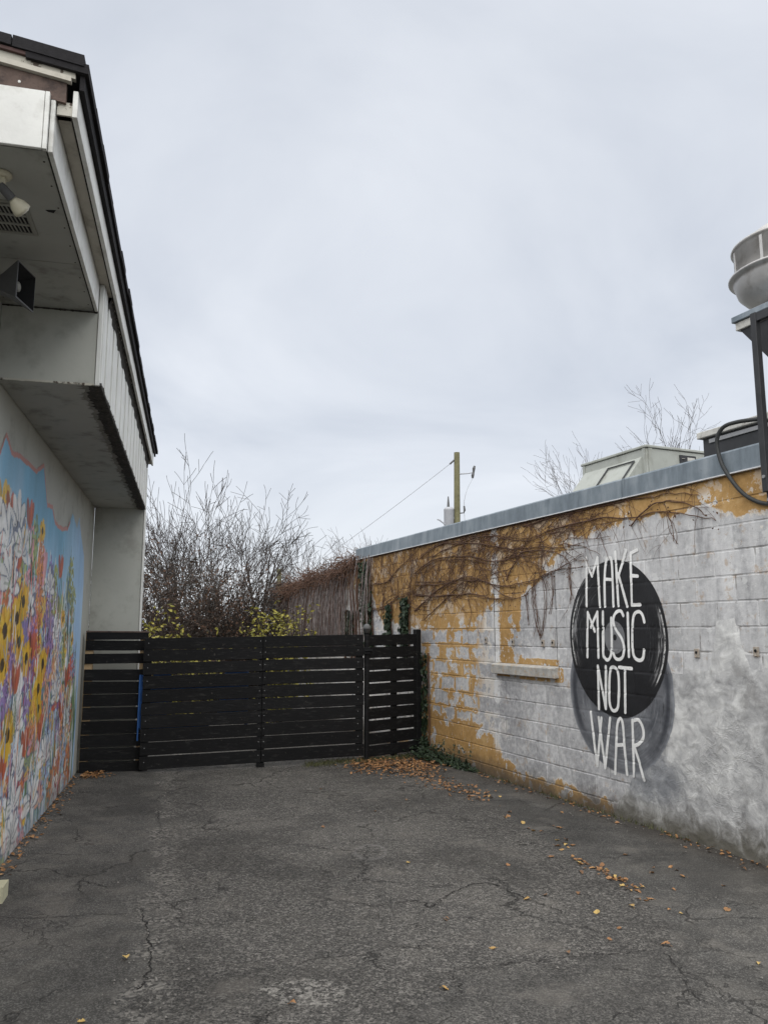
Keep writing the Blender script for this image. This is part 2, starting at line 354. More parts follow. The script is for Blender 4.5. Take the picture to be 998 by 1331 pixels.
LB = empty('painted_building', LW(LS0, 0), L_RZ)
tag(LB, 'grey building with overhanging dark-shingled eave and colourful flower mural at left', 'building')
Lo = (LS0, 0, 0)
def lb(name, mat, s0, s1, u0, u1, z0, z1, parent=None, bevel=0.0, b=None):
    m = MB().box(s0, s1, -u1, -u0, z0, z1)
    return m.build(name, M[mat], parent or LB, Lo, bevel=bevel)
l_wall = lb('wall', 'sage', 2.6, 10.62, -0.25, 0.0, -0.15, 4.02)
lb('end_wall', 'sage', 10.60, 10.80, 0.004, 0.603, -0.15, 3.84, bevel=0.006)
lb('corner_trim', 'cream', 10.59, 10.81, 0.605, 0.622, -0.15, 3.18, bevel=0.003)
# lower boxed-in eave
for i, (a, b_) in enumerate([(5.245, 6.9), (6.905, 8.85), (8.856, 10.595)]):
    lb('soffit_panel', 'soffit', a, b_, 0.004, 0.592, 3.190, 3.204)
lb('end_panel', 'sage', 5.222, 5.240, 0.003, 0.580, 3.186, 3.860)
lb('corner_board', 'siding', 5.212, 5.243, 0.583, 0.611, 3.184, 3.865, bevel=0.003)
lb('joist_backing', 'rot', 5.26, 10.6, 0.560, 0.596, 3.206, 3.95)
# ragged strip of caulk along the end panel's top and foot
for zz, w in ((3.192, 0.012), (3.676, 0.010)):
    b = MB(); n = 60
    for k in range(n+1):
        u = 0.003+0.575*k/n; a = w*(0.4+0.9*abs(fn(k*0.4, zz*9)))
        b.v += [(5.219, -u, zz-a), (5.219, -u, zz+a*0.6), (5.225, -u, zz+a*0.6+0.002), (5.225, -u, zz-a-0.002)]
        if k:
            i = 4*k
            for q in range(4): b.f.append((i-4+q, i-4+(q+1) % 4, i+(q+1) % 4, i+q))
    b.build('cracked_caulk', M['peel' if zz < 3.5 else 'rot'], LB, Lo)
# rotted lower edge
b = MB(); n = 260
for k in range(n+1):
    s = 5.23+5.36*k/n
    ui = 0.525+0.035*fn(k*0.11)+0.020*fn(k*0.7, 5)+0.028*fn(k*2.3, 2)
    zo = 3.186-0.010*abs(fn(k*0.6, 9)); uo = 0.618+0.006*fn(k*0.8, 4)
    zt = 3.205+0.022*abs(fn(k*0.5, 8))+0.02*max(0, fn(k*1.3, 3))
    b.v += [(s, -ui, 3.1885), (s, -(ui+uo)/2, zo-0.006), (s, -uo, zo), (s, -uo-0.004, zt), (s, -ui, 3.194)]
    if k:
        i = 5*k
        for q in range(5): b.f.append((i-5+q, i-5+(q+1) % 5, i+(q+1) % 5, i+q))
b.build('rotted_edge', M['rot'], LB, Lo)
M['stain'] = simple('water_stain', (0.20, 0.195, 0.17), 0.8, 0.3, 9)
b = MB(); n = 420
for k in range(n+1):
    s = 5.25+5.33*k/n; ui = 0.495+0.03*fn(k*0.07)-0.07*max(0, fn(k*0.9, 6))-0.05*max(0, fn(k*2.9, 7))
    b.v += [(s, -ui, 3.1893), (s, -0.575, 3.1893)]
    if k: b.f.append((2*k-2, 2*k-1, 2*k+1, 2*k))
b.build('water_stain', M['stain'], LB, Lo)
# vertical siding boards with ragged tops
s = 5.250; bi = 0
while s < 10.78:
    w = 0.195+0.012*fn(bi*3.3); e = min(s+w, 10.80)
    n = 7; front = []
    for k in range(n+1):
        q = s+(e-s-0.016)*k/n
        zt = 3.790-0.010*(q-5.25)+0.050*fn(q*1.3, 2)+0.022*fn(q*8, 1)
        if q < 5.42: zt = 3.86
        front.append((q, zt))
    zb = 3.20+0.008*fn(bi*7.7); y0 = -0.600; y1 = -0.6150-0.007*(bi % 2)-0.003*abs(fn(bi*5.1))
    ring = [(front[0][0], zb), (front[-1][0], zb)]+[(q, z) for q, z in reversed(front)]
    MB().prism([(q, y1, z) for q, z in ring], [(q, y0, z) for q, z in ring]).build('siding_board', M['siding'], LB, Lo)
    s = e; bi += 1
MB().prism([(5.86, -0.6215, 3.44), (5.93, -0.6215, 3.40), (5.95, -0.6215, 3.55), (5.90, -0.6215, 3.60), (5.85, -0.6215, 3.66)],
           [(5.86, -0.6185, 3.44), (5.93, -0.6185, 3.40), (5.95, -0.6185, 3.55), (5.90, -0.6185, 3.60), (5.85, -0.6185, 3.66)]).build('board_hole', M['rot'], LB, Lo)
# upper soffit, inner fascia, narrow outer soffit and fascia
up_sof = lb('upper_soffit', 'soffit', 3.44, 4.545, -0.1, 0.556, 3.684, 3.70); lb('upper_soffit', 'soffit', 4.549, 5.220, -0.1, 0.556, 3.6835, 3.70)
for q in range(9):
    for uu in (0.03, 0.53): MB().tube([(3.52+0.2*q, -uu, 3.6832), (3.52+0.2*q, -uu, 3.6812)], 0.0045, 6).build('nail_head', M['rot'], LB, Lo)
lb('soffit_bead', 'rot', 3.44, 5.220, 0.552, 0.5585, 3.680, 3.690)
lb('inner_fascia', 'cream', 3.425, 5.215, 0.560, 0.580, 3.676, 3.925, bevel=0.002)
lb('narrow_soffit', 'beige', 3.45, 11.0, 0.584, 0.646, 3.868, 3.880)
lb('soffit_groove', 'rot', 3.45, 11.0, 0.640, 0.6465, 3.862, 3.8675)
lb('fascia_board', 'cream', 3.43, 7.40, 0.648, 0.670, 3.858, 3.985, bevel=0.002)
lb('fascia_board', 'cream', 7.405, 11.02, 0.648, 0.669, 3.852, 3.985, bevel=0.002)
# ragged exposed wood between siding and fascia
b = MB(); n = 200
for k in range(n+1):
    s = 5.42+5.3*k/n; a = 0.010*fn(k*0.5)+0.012*fn(k*1.7, 3); zl = 3.76-0.010*(s-5.25)+0.05*fn(s*1.3, 2)-0.03
    b.v += [(s, -0.606, zl), (s, -0.626-a, 3.835+a), (s, -0.638-a, 3.868), (s, -0.606, 3.868)]
    if k:
        i = 4*k
        for q in range(4): b.f.append((i-4+q, i-4+(q+1) % 4, i+(q+1) % 4, i+q))
b.build('exposed_wood', M['rot'], LB, Lo)
# roof: deck, drip edge, shingles
SL = 0.15
def rz_(u, z): return z+SL*(0.70-u)
def slab(name, mat, s0, s1, u0, u1, z0, z1, parent=None):
    return MB().hexa([(s0, -u1, rz_(u1, z0)), (s1, -u1, rz_(u1, z0)), (s1, -u0, rz_(u0, z0)), (s0, -u0, rz_(u0, z0)),
                      (s0, -u1, rz_(u1, z1)), (s1, -u1, rz_(u1, z1)), (s1, -u0, rz_(u0, z1)), (s0, -u0, rz_(u0, z1))]).build(name, M[mat], parent or LB, Lo)
roof = slab('roof', 'shingle', 3.425, 11.06, -4.2, 0.672, 4.056, 4.074)
slab('drip_edge', 'shingle', 3.42, 11.05, 0.674, 0.694, 3.982, 4.052, roof)
slab('drip_edge', 'drip', 3.402, 3.420, -4.0, 0.668, 4.066, 4.082, roof)
s = 3.398; k = 0
while s < 11.05:
    w = 0.30; du = 0.006*fn(k*2.7)+0.004*random.uniform(-1, 1)
    slab('shingle', 'shingle', s, s+w-0.005, 0.45, 0.712+du, 4.054+0.004*fn(k*4.1), 4.098+0.012*random.random(), roof)
    s += w; k += 1
for k in range(7):
    u1 = 0.69-0.3*k; slab('shingle', 'shingle', 3.390+0.006*random.random(), 3.66, u1-0.295, u1, 4.084+0.003*(k % 2), 4.128+0.012*random.random(), roof)
# near end of the eave: frieze panel, bare board, moulding, peeling rake board
lb('frieze_panel', 'cream', 3.405, 3.422, -0.60, 0.538, 3.678, 3.948, bevel=0.002)
lb('frieze_corner', 'cream', 3.402, 3.424, 0.541, 0.558, 3.676, 3.945)
def rake(name, mat, s0, s1, u0, u1, z0, z1): slab(name, mat, s0, s1, u0, u1, z0, z1)
rake('bare_board', 'brownwood', 3.424, 3.450, -0.9, 0.620, 3.905, 4.000)
rake('moulding', 'beige', 3.404, 3.432, -0.9, 0.640, 4.002, 4.026)
rake('rake_board', 'peel', 3.418, 3.444, -0.9, 0.655, 4.028, 4.0655)
lb('block_end', 'peel', 3.44, 3.48, 0.584, 0.646, 3.868, 3.93)
MB().tube([(3.420, -0.428, 3.985), (3.425, -0.428, 3.985)], 0.006, 10).build('nail_head', M['cream'], LB, Lo)
# soffit vent grille
M['vent'] = simple('vent_metal', (0.30, 0.295, 0.26), 0.6, 0.1, 8)
M['dark'] = simple('dark_void', (0.012, 0.012, 0.012), 0.9, 0.2, 5)
vent = lb('vent_grille', 'vent', 3.90, 4.235, 0.06, 0.385, 3.676, 3.684)
lb('vent_recess', 'dark', 3.925, 4.210, 0.085, 0.362, 3.6735, 3.6757, vent)
for i in range(4): lb('vent_bar', 'vent', 3.918+0.0925*i, 3.934+0.0925*i, 0.08, 0.366, 3.668, 3.6733, vent)
for i in range(3):
    for j in range(14):
        u = 0.095+0.019*j
        MB().hexa([(3.936+0.0925*i, -u, 3.670), (4.008+0.0925*i, -u-0.006, 3.670), (4.008+0.0925*i, -u-0.012, 3.670), (3.936+0.0925*i, -u-0.006, 3.670),
                   (3.936+0.0925*i, -u, 3.6733), (4.008+0.0925*i, -u-0.006, 3.6733), (4.008+0.0925*i, -u-0.012, 3.6733), (3.936+0.0925*i, -u-0.006, 3.6733)]).build('vent_slat', M['vent'], vent, Lo)
for v_ in vent.children: v_.matrix_parent_inverse.identity()
# dark chip in the soffit
MB().prism([(3.955, -0.465, 3.682), (3.945, -0.515, 3.682), (3.975, -0.50, 3.682), (3.97, -0.475, 3.682)], [(3.955, -0.465, 3.685), (3.945, -0.515, 3.685), (3.975, -0.50, 3.685), (3.97, -0.475, 3.685)]).build('soffit_hole', M['dark'], LB, Lo)

# mural: painted on a fine sheet just proud of the wall, colour stored per vertex
def paint_mural():
    s0, s1, z0, z1, d = 4.7, 9.96, -0.05, 3.08, 0.0105
    ns, nz = int((s1-s0)/d)+1, int((z1-z0)/d)+1
    S, Z = np.meshgrid(s0+d*np.arange(ns), z0+d*np.arange(nz))
    def vn(sc_, seed, sx=1.0, sz=1.0, oc=4, S=S, Z=Z, z0=z0):
        out = np.zeros_like(S); amp = 1; tot = 0
        r = np.random.default_rng(seed)
        for o_ in range(oc):
            fx, fz = sc_*sx*2**o_, sc_*sz*2**o_
            gw, gh = int((s1-s0)*fx)+3, int((z1-z0)*fz)+3
            g = r.random((gh, gw)); X = (S-s0)*fx; Y = (Z-z0)*fz
            xi = X.astype(int); yi = Y.astype(int); a = X-xi; b2 = Y-yi; a = a*a*(3-2*a); b2 = b2*b2*(3-2*b2)
            out += amp*((g[yi, xi]*(1-a)+g[yi, xi+1]*a)*(1-b2)+(g[yi+1, xi]*(1-a)+g[yi+1, xi+1]*a)*b2); tot += amp; amp *= 0.5
        return out/tot
    C = np.zeros((nz, ns, 3))
    n1 = vn(0.9, 1, 1.6, 0.6); n2 = vn(5, 2, 1.5, 0.35)
    f = np.clip((Z-0.5)/2.4+(n1-0.5)*1.5, 0, 1)[..., None]
    C[:] = np.array((0.52, 0.66, 0.82))*(1-f)+np.array((0.17, 0.40, 0.57))*f
    edge = np.clip((S-8.6)/0.9, 0, 1)[..., None]
    C = C*(1-edge*0.7)+np.array((0.40, 0.58, 0.82))*edge*0.7
    C *= (0.82+0.36*n2)[..., None]
    AS = 1.35; ZR = Z; z0r = z0; Z = Z*AS; z0 = z0*AS; dz_ = d*AS      # flowers are painted wider than tall
    jit = vn(14, 5, 1, 0.6, 3)[..., None]
    def dab(cs, cz, ang, ln, wd, c, power=1.0, soft=0.9):
        r = ln+wd; i0 = max(0, int((cs-r-s0)/d)); i1 = min(ns, int((cs+r-s0)/d)+2); j0 = max(0, int((cz-r-z0)/dz_)); j1 = min(nz, int((cz+r-z0)/dz_)+2)
        if i0 >= i1 or j0 >= j1: return
        x = S[j0:j1, i0:i1]-cs; y = Z[j0:j1, i0:i1]-cz; ca, sa = math.cos(ang), math.sin(ang)
        t = (x*ca+y*sa)/ln; w = (-x*sa+y*ca)/wd
        prof = np.where((t > 0) & (t < 1), np.sqrt(np.clip(4*t**power*(1-t), 0, None)), 0)
        m = (np.abs(w) < prof)[..., None]
        sh = (0.78+0.5*jit[j0:j1, i0:i1])*(1.0-0.22*(np.abs(w)[..., None]))
        C[j0:j1, i0:i1] = np.where(m, np.array(c)*sh*soft+C[j0:j1, i0:i1]*(1-soft), C[j0:j1, i0:i1])
    def disc(cs, cz, r, c):
        dab(cs-r, cz, 0, 2*r, r, c)
    R_ = random.Random(5)
    pal_stem = [(0.16, 0.27, 0.10), (0.10, 0.20, 0.16), (0.23, 0.33, 0.13), (0.18, 0.30, 0.36), (0.09, 0.17, 0.26)]
    pal = [(0.72, 0.70, 0.66), (0.74, 0.46, 0.08), (0.62, 0.22, 0.07), (0.50, 0.15, 0.06), (0.70, 0.40, 0.20), (0.76, 0.75, 0.73), (0.56, 0.12, 0.07), (0.62, 0.25, 0.08), (0.66, 0.36, 0.24), (0.24, 0.18, 0.40), (0.74, 0.73, 0.70), (0.40, 0.52, 0.66), (0.30, 0.36, 0.16),
           (0.28, 0.40, 0.60), (0.70, 0.44, 0.05), (0.60, 0.30, 0.34), (0.34, 0.08, 0.10), (0.45, 0.55, 0.62)]
    top = [(4.7, 2.25), (5.6, 2.40), (6.3, 2.45), (7.0, 2.25), (7.6, 2.05), (8.3, 1.95), (8.9, 2.05), (9.15, 1.7), (9.4, 1.2), (9.6, 0.6), (9.75, 0.1)]
    tx, tz = zip(*[(a, b2*AS) for a, b2 in top])
    # stems and blades first
    for k in range(1300):
        cs = R_.uniform(4.7, 9.75); h = interp(tx, tz, cs)*R_.uniform(0.35, 1.0); base = R_.uniform(-0.1, max(0, h-0.5))
        dab(cs, base, math.pi/2+R_.uniform(-0.12, 0.12), R_.uniform(0.5, 1.5), R_.uniform(0.015, 0.06), R_.choice(pal_stem+[(0.66, 0.70, 0.74), (0.40, 0.55, 0.66), (0.72, 0.72, 0.70)]))
    def sunflower(cs, cz, r):
        r *= 0.8
        for q in range(15):
            a = q/15*2*math.pi+R_.uniform(-.1, .1); ca, sa = math.cos(a)*0.25*r, math.sin(a)*0.25*r
            dab(cs+ca, cz+sa, a, r*R_.uniform(0.85, 1.1), r*0.24, R_.choice([(0.72, 0.42, 0.02), (0.78, 0.50, 0.05), (0.62, 0.33, 0.02)]))
        disc(cs, cz, r*0.40, (0.025, 0.02, 0.016)); disc(cs+r*.04, cz, r*0.2, (0.07, 0.04, 0.02))
    def lily(cs, cz, r, c=(0.80, 0.79, 0.76)):
        for q in range(7):
            a = math.pi/2+(q-3)*0.55+R_.uniform(-.1, .1)
            dab(cs, cz, a, r*R_.uniform(0.8, 1.2)*1.04, r*0.235, (0.16, 0.19, 0.27)); dab(cs, cz, a, r*R_.uniform(0.85, 1.15), r*0.19, c)
            dab(cs, cz, a, r*0.5, r*0.05, (0.42, 0.45, 0.40))
    def spray(cs, cz, r, c):
        for q in range(60):
            a = R_.uniform(0, 6.28); rr = r*math.sqrt(R_.random())
            k_ = R_.uniform(0.6, 1.3); dab(cs+rr*math.cos(a)*0.7, cz+rr*math.sin(a)*1.3, R_.uniform(0, 6.28), r*0.30, r*0.10, tuple(min(0.8, x*k_) for x in c))
        for q in range(14):
            a = R_.uniform(0, 6.28); rr = r*math.sqrt(R_.random()); disc(cs+rr*math.cos(a)*0.7, cz+rr*math.sin(a)*1.2, r*0.045, (0.03, 0.03, 0.04))
    def tulip(cs, cz, r, c):
        for q, a in enumerate((1.95, 1.2, 1.57)):
            dab(cs+(q-1)*r*0.12, cz-r*0.3, a, r*1.5, r*0.30, tuple(x*(0.7+0.2*q) for x in c))
        dab(cs, cz-r*0.1, 1.57, r*1.0, r*0.04, tuple(x*0.35 for x in c))
    for k in range(230):
        cs = R_.uniform(4.75, 9.4); cz = R_.uniform(0.02, interp(tx, tz, cs)); r = R_.uniform(0.07, 0.16); c = R_.choice(pal)
        R_.choice([tulip, spray, lily, spray])(cs, cz, r*1.9, tuple(min(0.85, x*1.15) for x in c))
    for cs, cz in [(7.58, 1.66), (7.82, 1.77), (7.83, 1.45), (6.17, 1.31), (6.89, 1.16), (6.03, 1.1), (8.6, 0.75), (5.2, 1.5)]: spray(cs, cz*AS, 0.26, (0.30, 0.20, 0.42))
    for cs, cz in [(8.87, 2.15), (7.93, 2.0), (9.1, 1.9)]: spray(cs, cz*AS, 0.25, (0.34, 0.36, 0.10))
    for cs, cz in [(7.11, 2.05), (7.18, 1.85), (7.10, 2.25), (7.27, 0.85), (8.8, 0.54), (9.3, 0.25), (8.27, 0.2), (5.0, 1.9)]: spray(cs, cz*AS, 0.22, (0.66, 0.27, 0.10))
    for cs, cz in [(8.06, 0.9), (9.0, 0.42), (7.97, 0.4), (9.4, 1.3), (8.4, 1.4)]: spray(cs, cz*AS, 0.24, (0.32, 0.42, 0.62))
    for cs, cz in [(5.88, 2.40), (6.55, 2.46), (6.24, 2.10), (8.18, 2.18), (6.43, 1.22), (6.93, 0.7), (7.59, 0.74), (6.19, 0.65), (8.72, 0.8), (8.98, 1.1), (5.3, 2.2), (7.0, 1.45)]: tulip(cs, cz*AS, 0.21, (0.50, 0.12, 0.06))
    for cs, cz, r in [(6.13, 2.33, 0.40), (5.82, 2.2, 0.36), (6.33, 2.2, 0.32), (5.98, 1.95, 0.34), (6.52, 0.95, 0.28), (6.67, 0.55, 0.3), (7.35, 0.22, 0.34), (6.58, 0.35, 0.3), (7.88, 0.5, 0.3), (6.6, 0.12, 0.28), (5.4, 2.25, 0.36), (6.7, 1.8, 0.28), (8.3, 1.0, 0.26), (7.6, 2.0, 0.25), (8.1, 1.6, 0.22), (9.1, 0.7, 0.22)]: lily(cs, cz*AS, r)
    for cs, cz, r in [(5.95, 1.63, .24), (6.32, 1.72, .22), (6.51, 1.85, .20), (6.45, 1.55, .2), (6.76, 1.42, .2), (5.94, 1.40, .2), (7.51, 1.35, .21), (6.26, 0.9, .24), (7.37, 1.15, .2), (7.43, 0.98, .17), (5.3, 1.2, .24), (7.10, 2.46, .14), (5.5, 1.75, .22), (9.2, 1.55, .12), (8.5, 1.75, .13)]: sunflower(cs, cz*AS, r)
    for k in range(550):        # loose brush strokes bind it together
        cs = R_.uniform(4.75, 9.6); cz = R_.uniform(0.0, interp(tx, tz, cs)*0.97); c = R_.choice(pal+pal_stem+[(0.02, 0.025, 0.03)]*6+[(0.78, 0.77, 0.75)]*4)
        dab(cs, cz, math.pi/2+R_.gauss(0, 0.22), R_.uniform(0.08, 0.42), R_.uniform(0.008, 0.022), c)
    # wear
    Z = ZR; z0 = z0r
    C *= (0.92+0.26*vn(3, 9))[..., None]
    low = np.clip(1-(Z-0.0)/0.16+(vn(6, 12)-0.5)*1.2, 0, 1)[..., None]*0.55
    C = C*(1-low)+np.array((0.20, 0.19, 0.18))*low
    # outline of the painted area, with a pink line along its top
    out = [(4.7, 2.70), (5.29, 2.81), (5.45, 2.79), (5.59, 2.94), (5.78, 2.87), (6.11, 2.90), (6.68, 2.91), (6.98, 3.03), (7.26, 2.73), (7.51, 2.75), (7.7, 2.64), (8.26, 2.64), (8.44, 2.66), (8.74, 2.86), (9.10, 2.74), (9.23, 2.88), (9.45, 2.72), (9.80, 2.50), (9.90, 2.2), (9.93, 0.0)]
    ox, oz = zip(*out); topz = np.interp(S, ox, oz)+(vn(2.2, 21, 2, 0.2)-0.5)*0.05
    inside = Z < topz
    right = S < 9.90+(vn(1.2, 22, 0.1, 1.5)-0.5)*0.10
    inside &= right
    pk = (Z > topz-0.045) & (S < 8.6)
    C[pk] = np.array((0.52, 0.25, 0.22))
    # mesh
    idx = np.arange(ns*nz).reshape(nz, ns)
    fm = inside[:-1, :-1] & inside[1:, :-1] & inside[:-1, 1:] & inside[1:, 1:]
    faces = np.stack([idx[:-1, :-1][fm], idx[:-1, 1:][fm], idx[1:, 1:][fm], idx[1:, :-1][fm]], 1)
    used = np.unique(faces); rem = -np.ones(ns*nz, int); rem[used] = np.arange(len(used)); faces = rem[faces]
    V = np.stack([S.ravel()[used]-LS0, np.full(len(used), -0.0035), Z.ravel()[used]], 1)
    me = bpy.data.meshes.new('mural'); me.vertices.add(len(V)); me.vertices.foreach_set('co', V.ravel())
    me.loops.add(faces.size); me.loops.foreach_set('vertex_index', faces.ravel())
    me.polygons.add(len(faces)); me.polygons.foreach_set('loop_start', np.arange(0, faces.size, 4)); me.polygons.foreach_set('loop_total', np.full(len(faces), 4))
    me.update(calc_edges=True)
    ca = me.color_attributes.new('paint', 'FLOAT_COLOR', 'POINT')
    cc = np.ones((len(V), 4), np.float32); cc[:, :3] = np.clip(C.reshape(-1, 3)[used], 0.005, 0.85)
    ca.data.foreach_set('color', cc.ravel())
    g = G('mural_paint'); at = g.n('ShaderNodeAttribute', attribute_name='paint')
    n = g.noise(g.pos(), 60, 4, 0.7); c = g.mix(g.mr(n, 0.3, 0.7, 0, 0.18), at.outputs['Color'], (0.5, 0.5, 0.5), 'MULTIPLY')
    me.materials.append(g.done(c, 0.6, bump=n, bdist=0.002))
    o = bpy.data.objects.new('mural', me); col.objects.link(o); o.parent = LB
    tag(o, 'wildflower mural on pale blue ground with a pink outline')
paint_mural()

# ------------------------------------------------------------------ right building of painted blocks
RDv = (RD.x, RD.y, 0.0)
def m_block(name, edge_mode):
    g = G(name); p = g.pos(); s = g.dot(p, RDv); z = g.nsep(p)[2]
    n1 = g.noise(p, 1.5, 5, 0.6); n2 = g.noise(g.vadd(p, (3.1, 7.7, 1.3)), 5.0, 5, 0.62); n3 = g.noise(p, 19, 4, 0.68)
    wob = g.ma('ADD', g.ma('ADD', g.ma('MULTIPLY', g.ma('SUBTRACT', n1, 0.5), 0.75), g.ma('MULTIPLY', g.ma('SUBTRACT', n2, 0.5), 0.55)), g.ma('MULTIPLY', g.ma('SUBTRACT', n3, 0.5), 0.16))
    if edge_mode:
        ox, oy, oz = g.nsep(g.obj())
        ex = g.ma('SUBTRACT', 0.192, g.ma('ABSOLUTE', ox)); ez = g.ma('SUBTRACT', 0.092, g.ma('ABSOLUTE', oz))
        edge = g.mr(g.ma('MINIMUM', ex, ez), 0.0, 0.045, 1.0, 0.0)
        rnd = g.rnd()
    else:
        edge = 1.0; rnd = 0.5
    zt = g.curve(s, 3, 17, 0, 3, [(3, 2.35), (4.3, 2.46), (4.7, 2.60), (5.8, 2.58), (6.5, 2.50), (6.9, 2.30), (7.3, 2.08), (7.9, 1.90), (8.6, 1.72), (9.3, 1.62), (10.2, 1.60), (11.4, 1.75), (12.0, 2.3), (17, 2.5)])
    A = g.mr(g.ma('ADD', g.ma('SUBTRACT', z, zt), g.ma('MULTIPLY', wob, 0.55)), -0.015, 0.03)
    zb = g.curve(s, 3, 17, -0.2, 1, [(3, -0.2), (5.4, -0.15), (6.1, 0.10), (6.9, 0.12), (7.6, 0.16), (7.95, 0.30), (8.25, 0.52), (9.0, 0.60), (9.9, 0.66), (10.2, 0.1), (17, 0.0)])
    B = g.mr(g.ma('ADD', g.ma('SUBTRACT', zb, z), g.ma('MULTIPLY', wob, 0.55)), -0.01, 0.02)
    W = g.mr(g.ma('ADD', s, g.ma('MULTIPLY', wob, 1.0)), 7.75, 8.6)
    md = g.ma('ADD', g.ma('ADD', g.ma('MULTIPLY', n2, 0.75), g.ma('MULTIPLY', n3, 0.45)), g.ma('ADD', g.ma('MULTIPLY', edge, 0.20), g.ma('MULTIPLY', g.ma('SUBTRACT', rnd, 0.5), 0.22)))
    Cc = g.ma('MULTIPLY', g.ma('MULTIPLY', g.mr(md, 0.64, 0.67), W), g.mr(s, 9.95, 10.2, 1.0, 0.15))
    # ochre column left of the filled window and stain round the sill
    colm = g.ma('MULTIPLY', g.mr(g.ma('ABSOLUTE', g.ma('SUBTRACT', s, 7.72)), 0.16, 0.34, 1.0, 0.0), g.mr(z, 1.22, 1.32))
    colm = g.mr(g.ma('ADD', g.ma('MULTIPLY', colm, 0.6), g.ma('MULTIPLY', wob, 1.5)), 0.34, 0.38)
    sx = g.mr(g.ma('ABSOLUTE', g.ma('SUBTRACT', s, 7.40)), 0.62, 0.70, 1.0, 0.0); sz = g.mr(g.ma('ABSOLUTE', g.ma('SUBTRACT', z, 1.235)), 0.07, 0.15, 1.0, 0.0)
    sill = g.mr(g.ma('ADD', g.ma('MULTIPLY', g.ma('MULTIPLY', sx, sz), 0.75), g.ma('MULTIPLY', wob, 0.8)), 0.36, 0.42)
    och = g.ma('MAXIMUM', g.ma('MAXIMUM', A, B), g.ma('MAXIMUM', Cc, g.ma('MAXIMUM', colm, sill)))
    # flakes where the ochre has come away
    fl = g.noise(g.vadd(p, (11, 3, 5)), 3.4, 5, 0.66)
    keep = g.mr(g.ma('SUBTRACT', z, zt), 0.02, 0.14, 0.0, 0.9)
    och = g.ma('MULTIPLY', och, g.ma('MAXIMUM', keep, g.mr(g.ma('ADD', fl, g.ma('MULTIPLY', g.ma('SUBTRACT', n3, 0.5), 0.10)), 0.560, 0.580, 1.0, 0.0)))
    # blue-grey and white under-coats, vertical streaks
    st = g.noise(g.comb(g.ma('MULTIPLY', s, 9.0), g.ma('MULTIPLY', z, 1.1), 0.0), 1.0, 4, 0.62)
    br = g.mr(g.ma('ADD', g.ma('ADD', g.ma('SUBTRACT', 6.3, s), g.ma('MULTIPLY', z, 0.9)), g.ma('MULTIPLY', wob, 2.0)), -0.2, 1.8)     # newer pale coat round the record and to its right
    base = g.ramp(g.ma('ADD', g.ma('MULTIPLY', n1, 0.5), g.ma('MULTIPLY', n3, 0.5)), [(0.38, (0.30, 0.30, 0.31)), (0.5, (0.46, 0.46, 0.465)), (0.60, (0.63, 0.63, 0.625))])
    pale = g.ramp(g.ma('ADD', g.ma('MULTIPLY', st, 0.6), g.ma('MULTIPLY', n3, 0.4)), [(0.36, (0.34, 0.34, 0.345)), (0.48, (0.50, 0.50, 0.50)), (0.62, (0.62, 0.62, 0.615))])
    cg = g.mix(br, base, pale)
    dsx = g.mr(g.ma('ABSOLUTE', g.ma('SUBTRACT', g.ma('ADD', s, g.ma('MULTIPLY', g.ma('SUBTRACT', n3, 0.5), 0.25)), 8.02)), 0.03, 0.10, 1.0, 0.0)
    dsp = g.ma('MULTIPLY', g.ma('MULTIPLY', dsx, g.mr(n2, 0.42, 0.50)), g.mr(z, 0.25, 0.5)); och = g.ma('MULTIPLY', och, g.ma('SUBTRACT', 1.0, dsp)); cg = g.mix(dsp, cg, (0.70, 0.70, 0.69))
    cg = g.mix(g.ma('MULTIPLY', g.mr(n2, 0.60, 0.64), 0.65), cg, (0.68, 0.68, 0.665))
    cg = g.mix(g.mr(fl, 0.60, 0.70, 0, 0.45), cg, (0.27, 0.27, 0.28))
    cg = g.mix(g.ma('MULTIPLY', g.mr(g.noise(g.vadd(p, (2, 9, 4)), 7, 5, 0.75), 0.58, 0.66), 0.5), cg, (0.40, 0.27, 0.15))
    co = g.ramp(g.ma('ADD', g.ma('MULTIPLY', n1, 0.6), g.ma('MULTIPLY', n3, 0.4)), [(0.35, (0.30, 0.175, 0.060)), (0.52, (0.45, 0.275, 0.105)), (0.68, (0.56, 0.38, 0.18))])
    co = g.mix(g.mr(st, 0.58, 0.72, 0, 0.5), co, (0.26, 0.14, 0.05))
    if edge_mode:
        br_ = g.ma('ADD', 0.88, g.ma('MULTIPLY', rnd, 0.20)); cg = g.vscale(cg, br_)
    rim = g.ma('MULTIPLY', g.ma('MULTIPLY', och, g.ma('SUBTRACT', 1.0, och)), 3.2, clamp=True)
    c = g.mix(g.ma('MULTIPLY', rim, 0.8), g.mix(och, cg, co), (0.74, 0.73, 0.69))
    chip = g.mr(g.noise(g.vadd(p, (6, 6, 2)), 13, 5, 0.75), 0.61, 0.64); c = g.mix(g.ma('MULTIPLY', chip, 0.6), c, (0.66, 0.655, 0.63))
    c = g.mix(g.mr(g.noise(g.vadd(p, (9, 1, 2)), 24, 4, 0.75), 0.64, 0.68, 0, 0.55), c, (0.20, 0.175, 0.15))
    # splash-back dirt at the foot
    ft = g.mr(g.ma('ADD', z, g.ma('MULTIPLY', wob, 0.35)), 0.0, 0.26, 0.9, 0.0)
    c = g.mix(ft, c, (0.095, 0.078, 0.060))
    if not edge_mode: c = g.mix(g.mr(n2, 0.52, 0.60, 0.0, 0.65), c, (0.16, 0.145, 0.13))
    h = g.ma('ADD', g.ma('MULTIPLY', och, 0.35), g.ma('ADD', g.ma('MULTIPLY', n3, 0.5), g.ma('MULTIPLY', g.noise(p, 110, 3, 0.7), 0.35)))
    return g.done(c, 0.82, bump=h, bdist=0.005, spec=0.3)
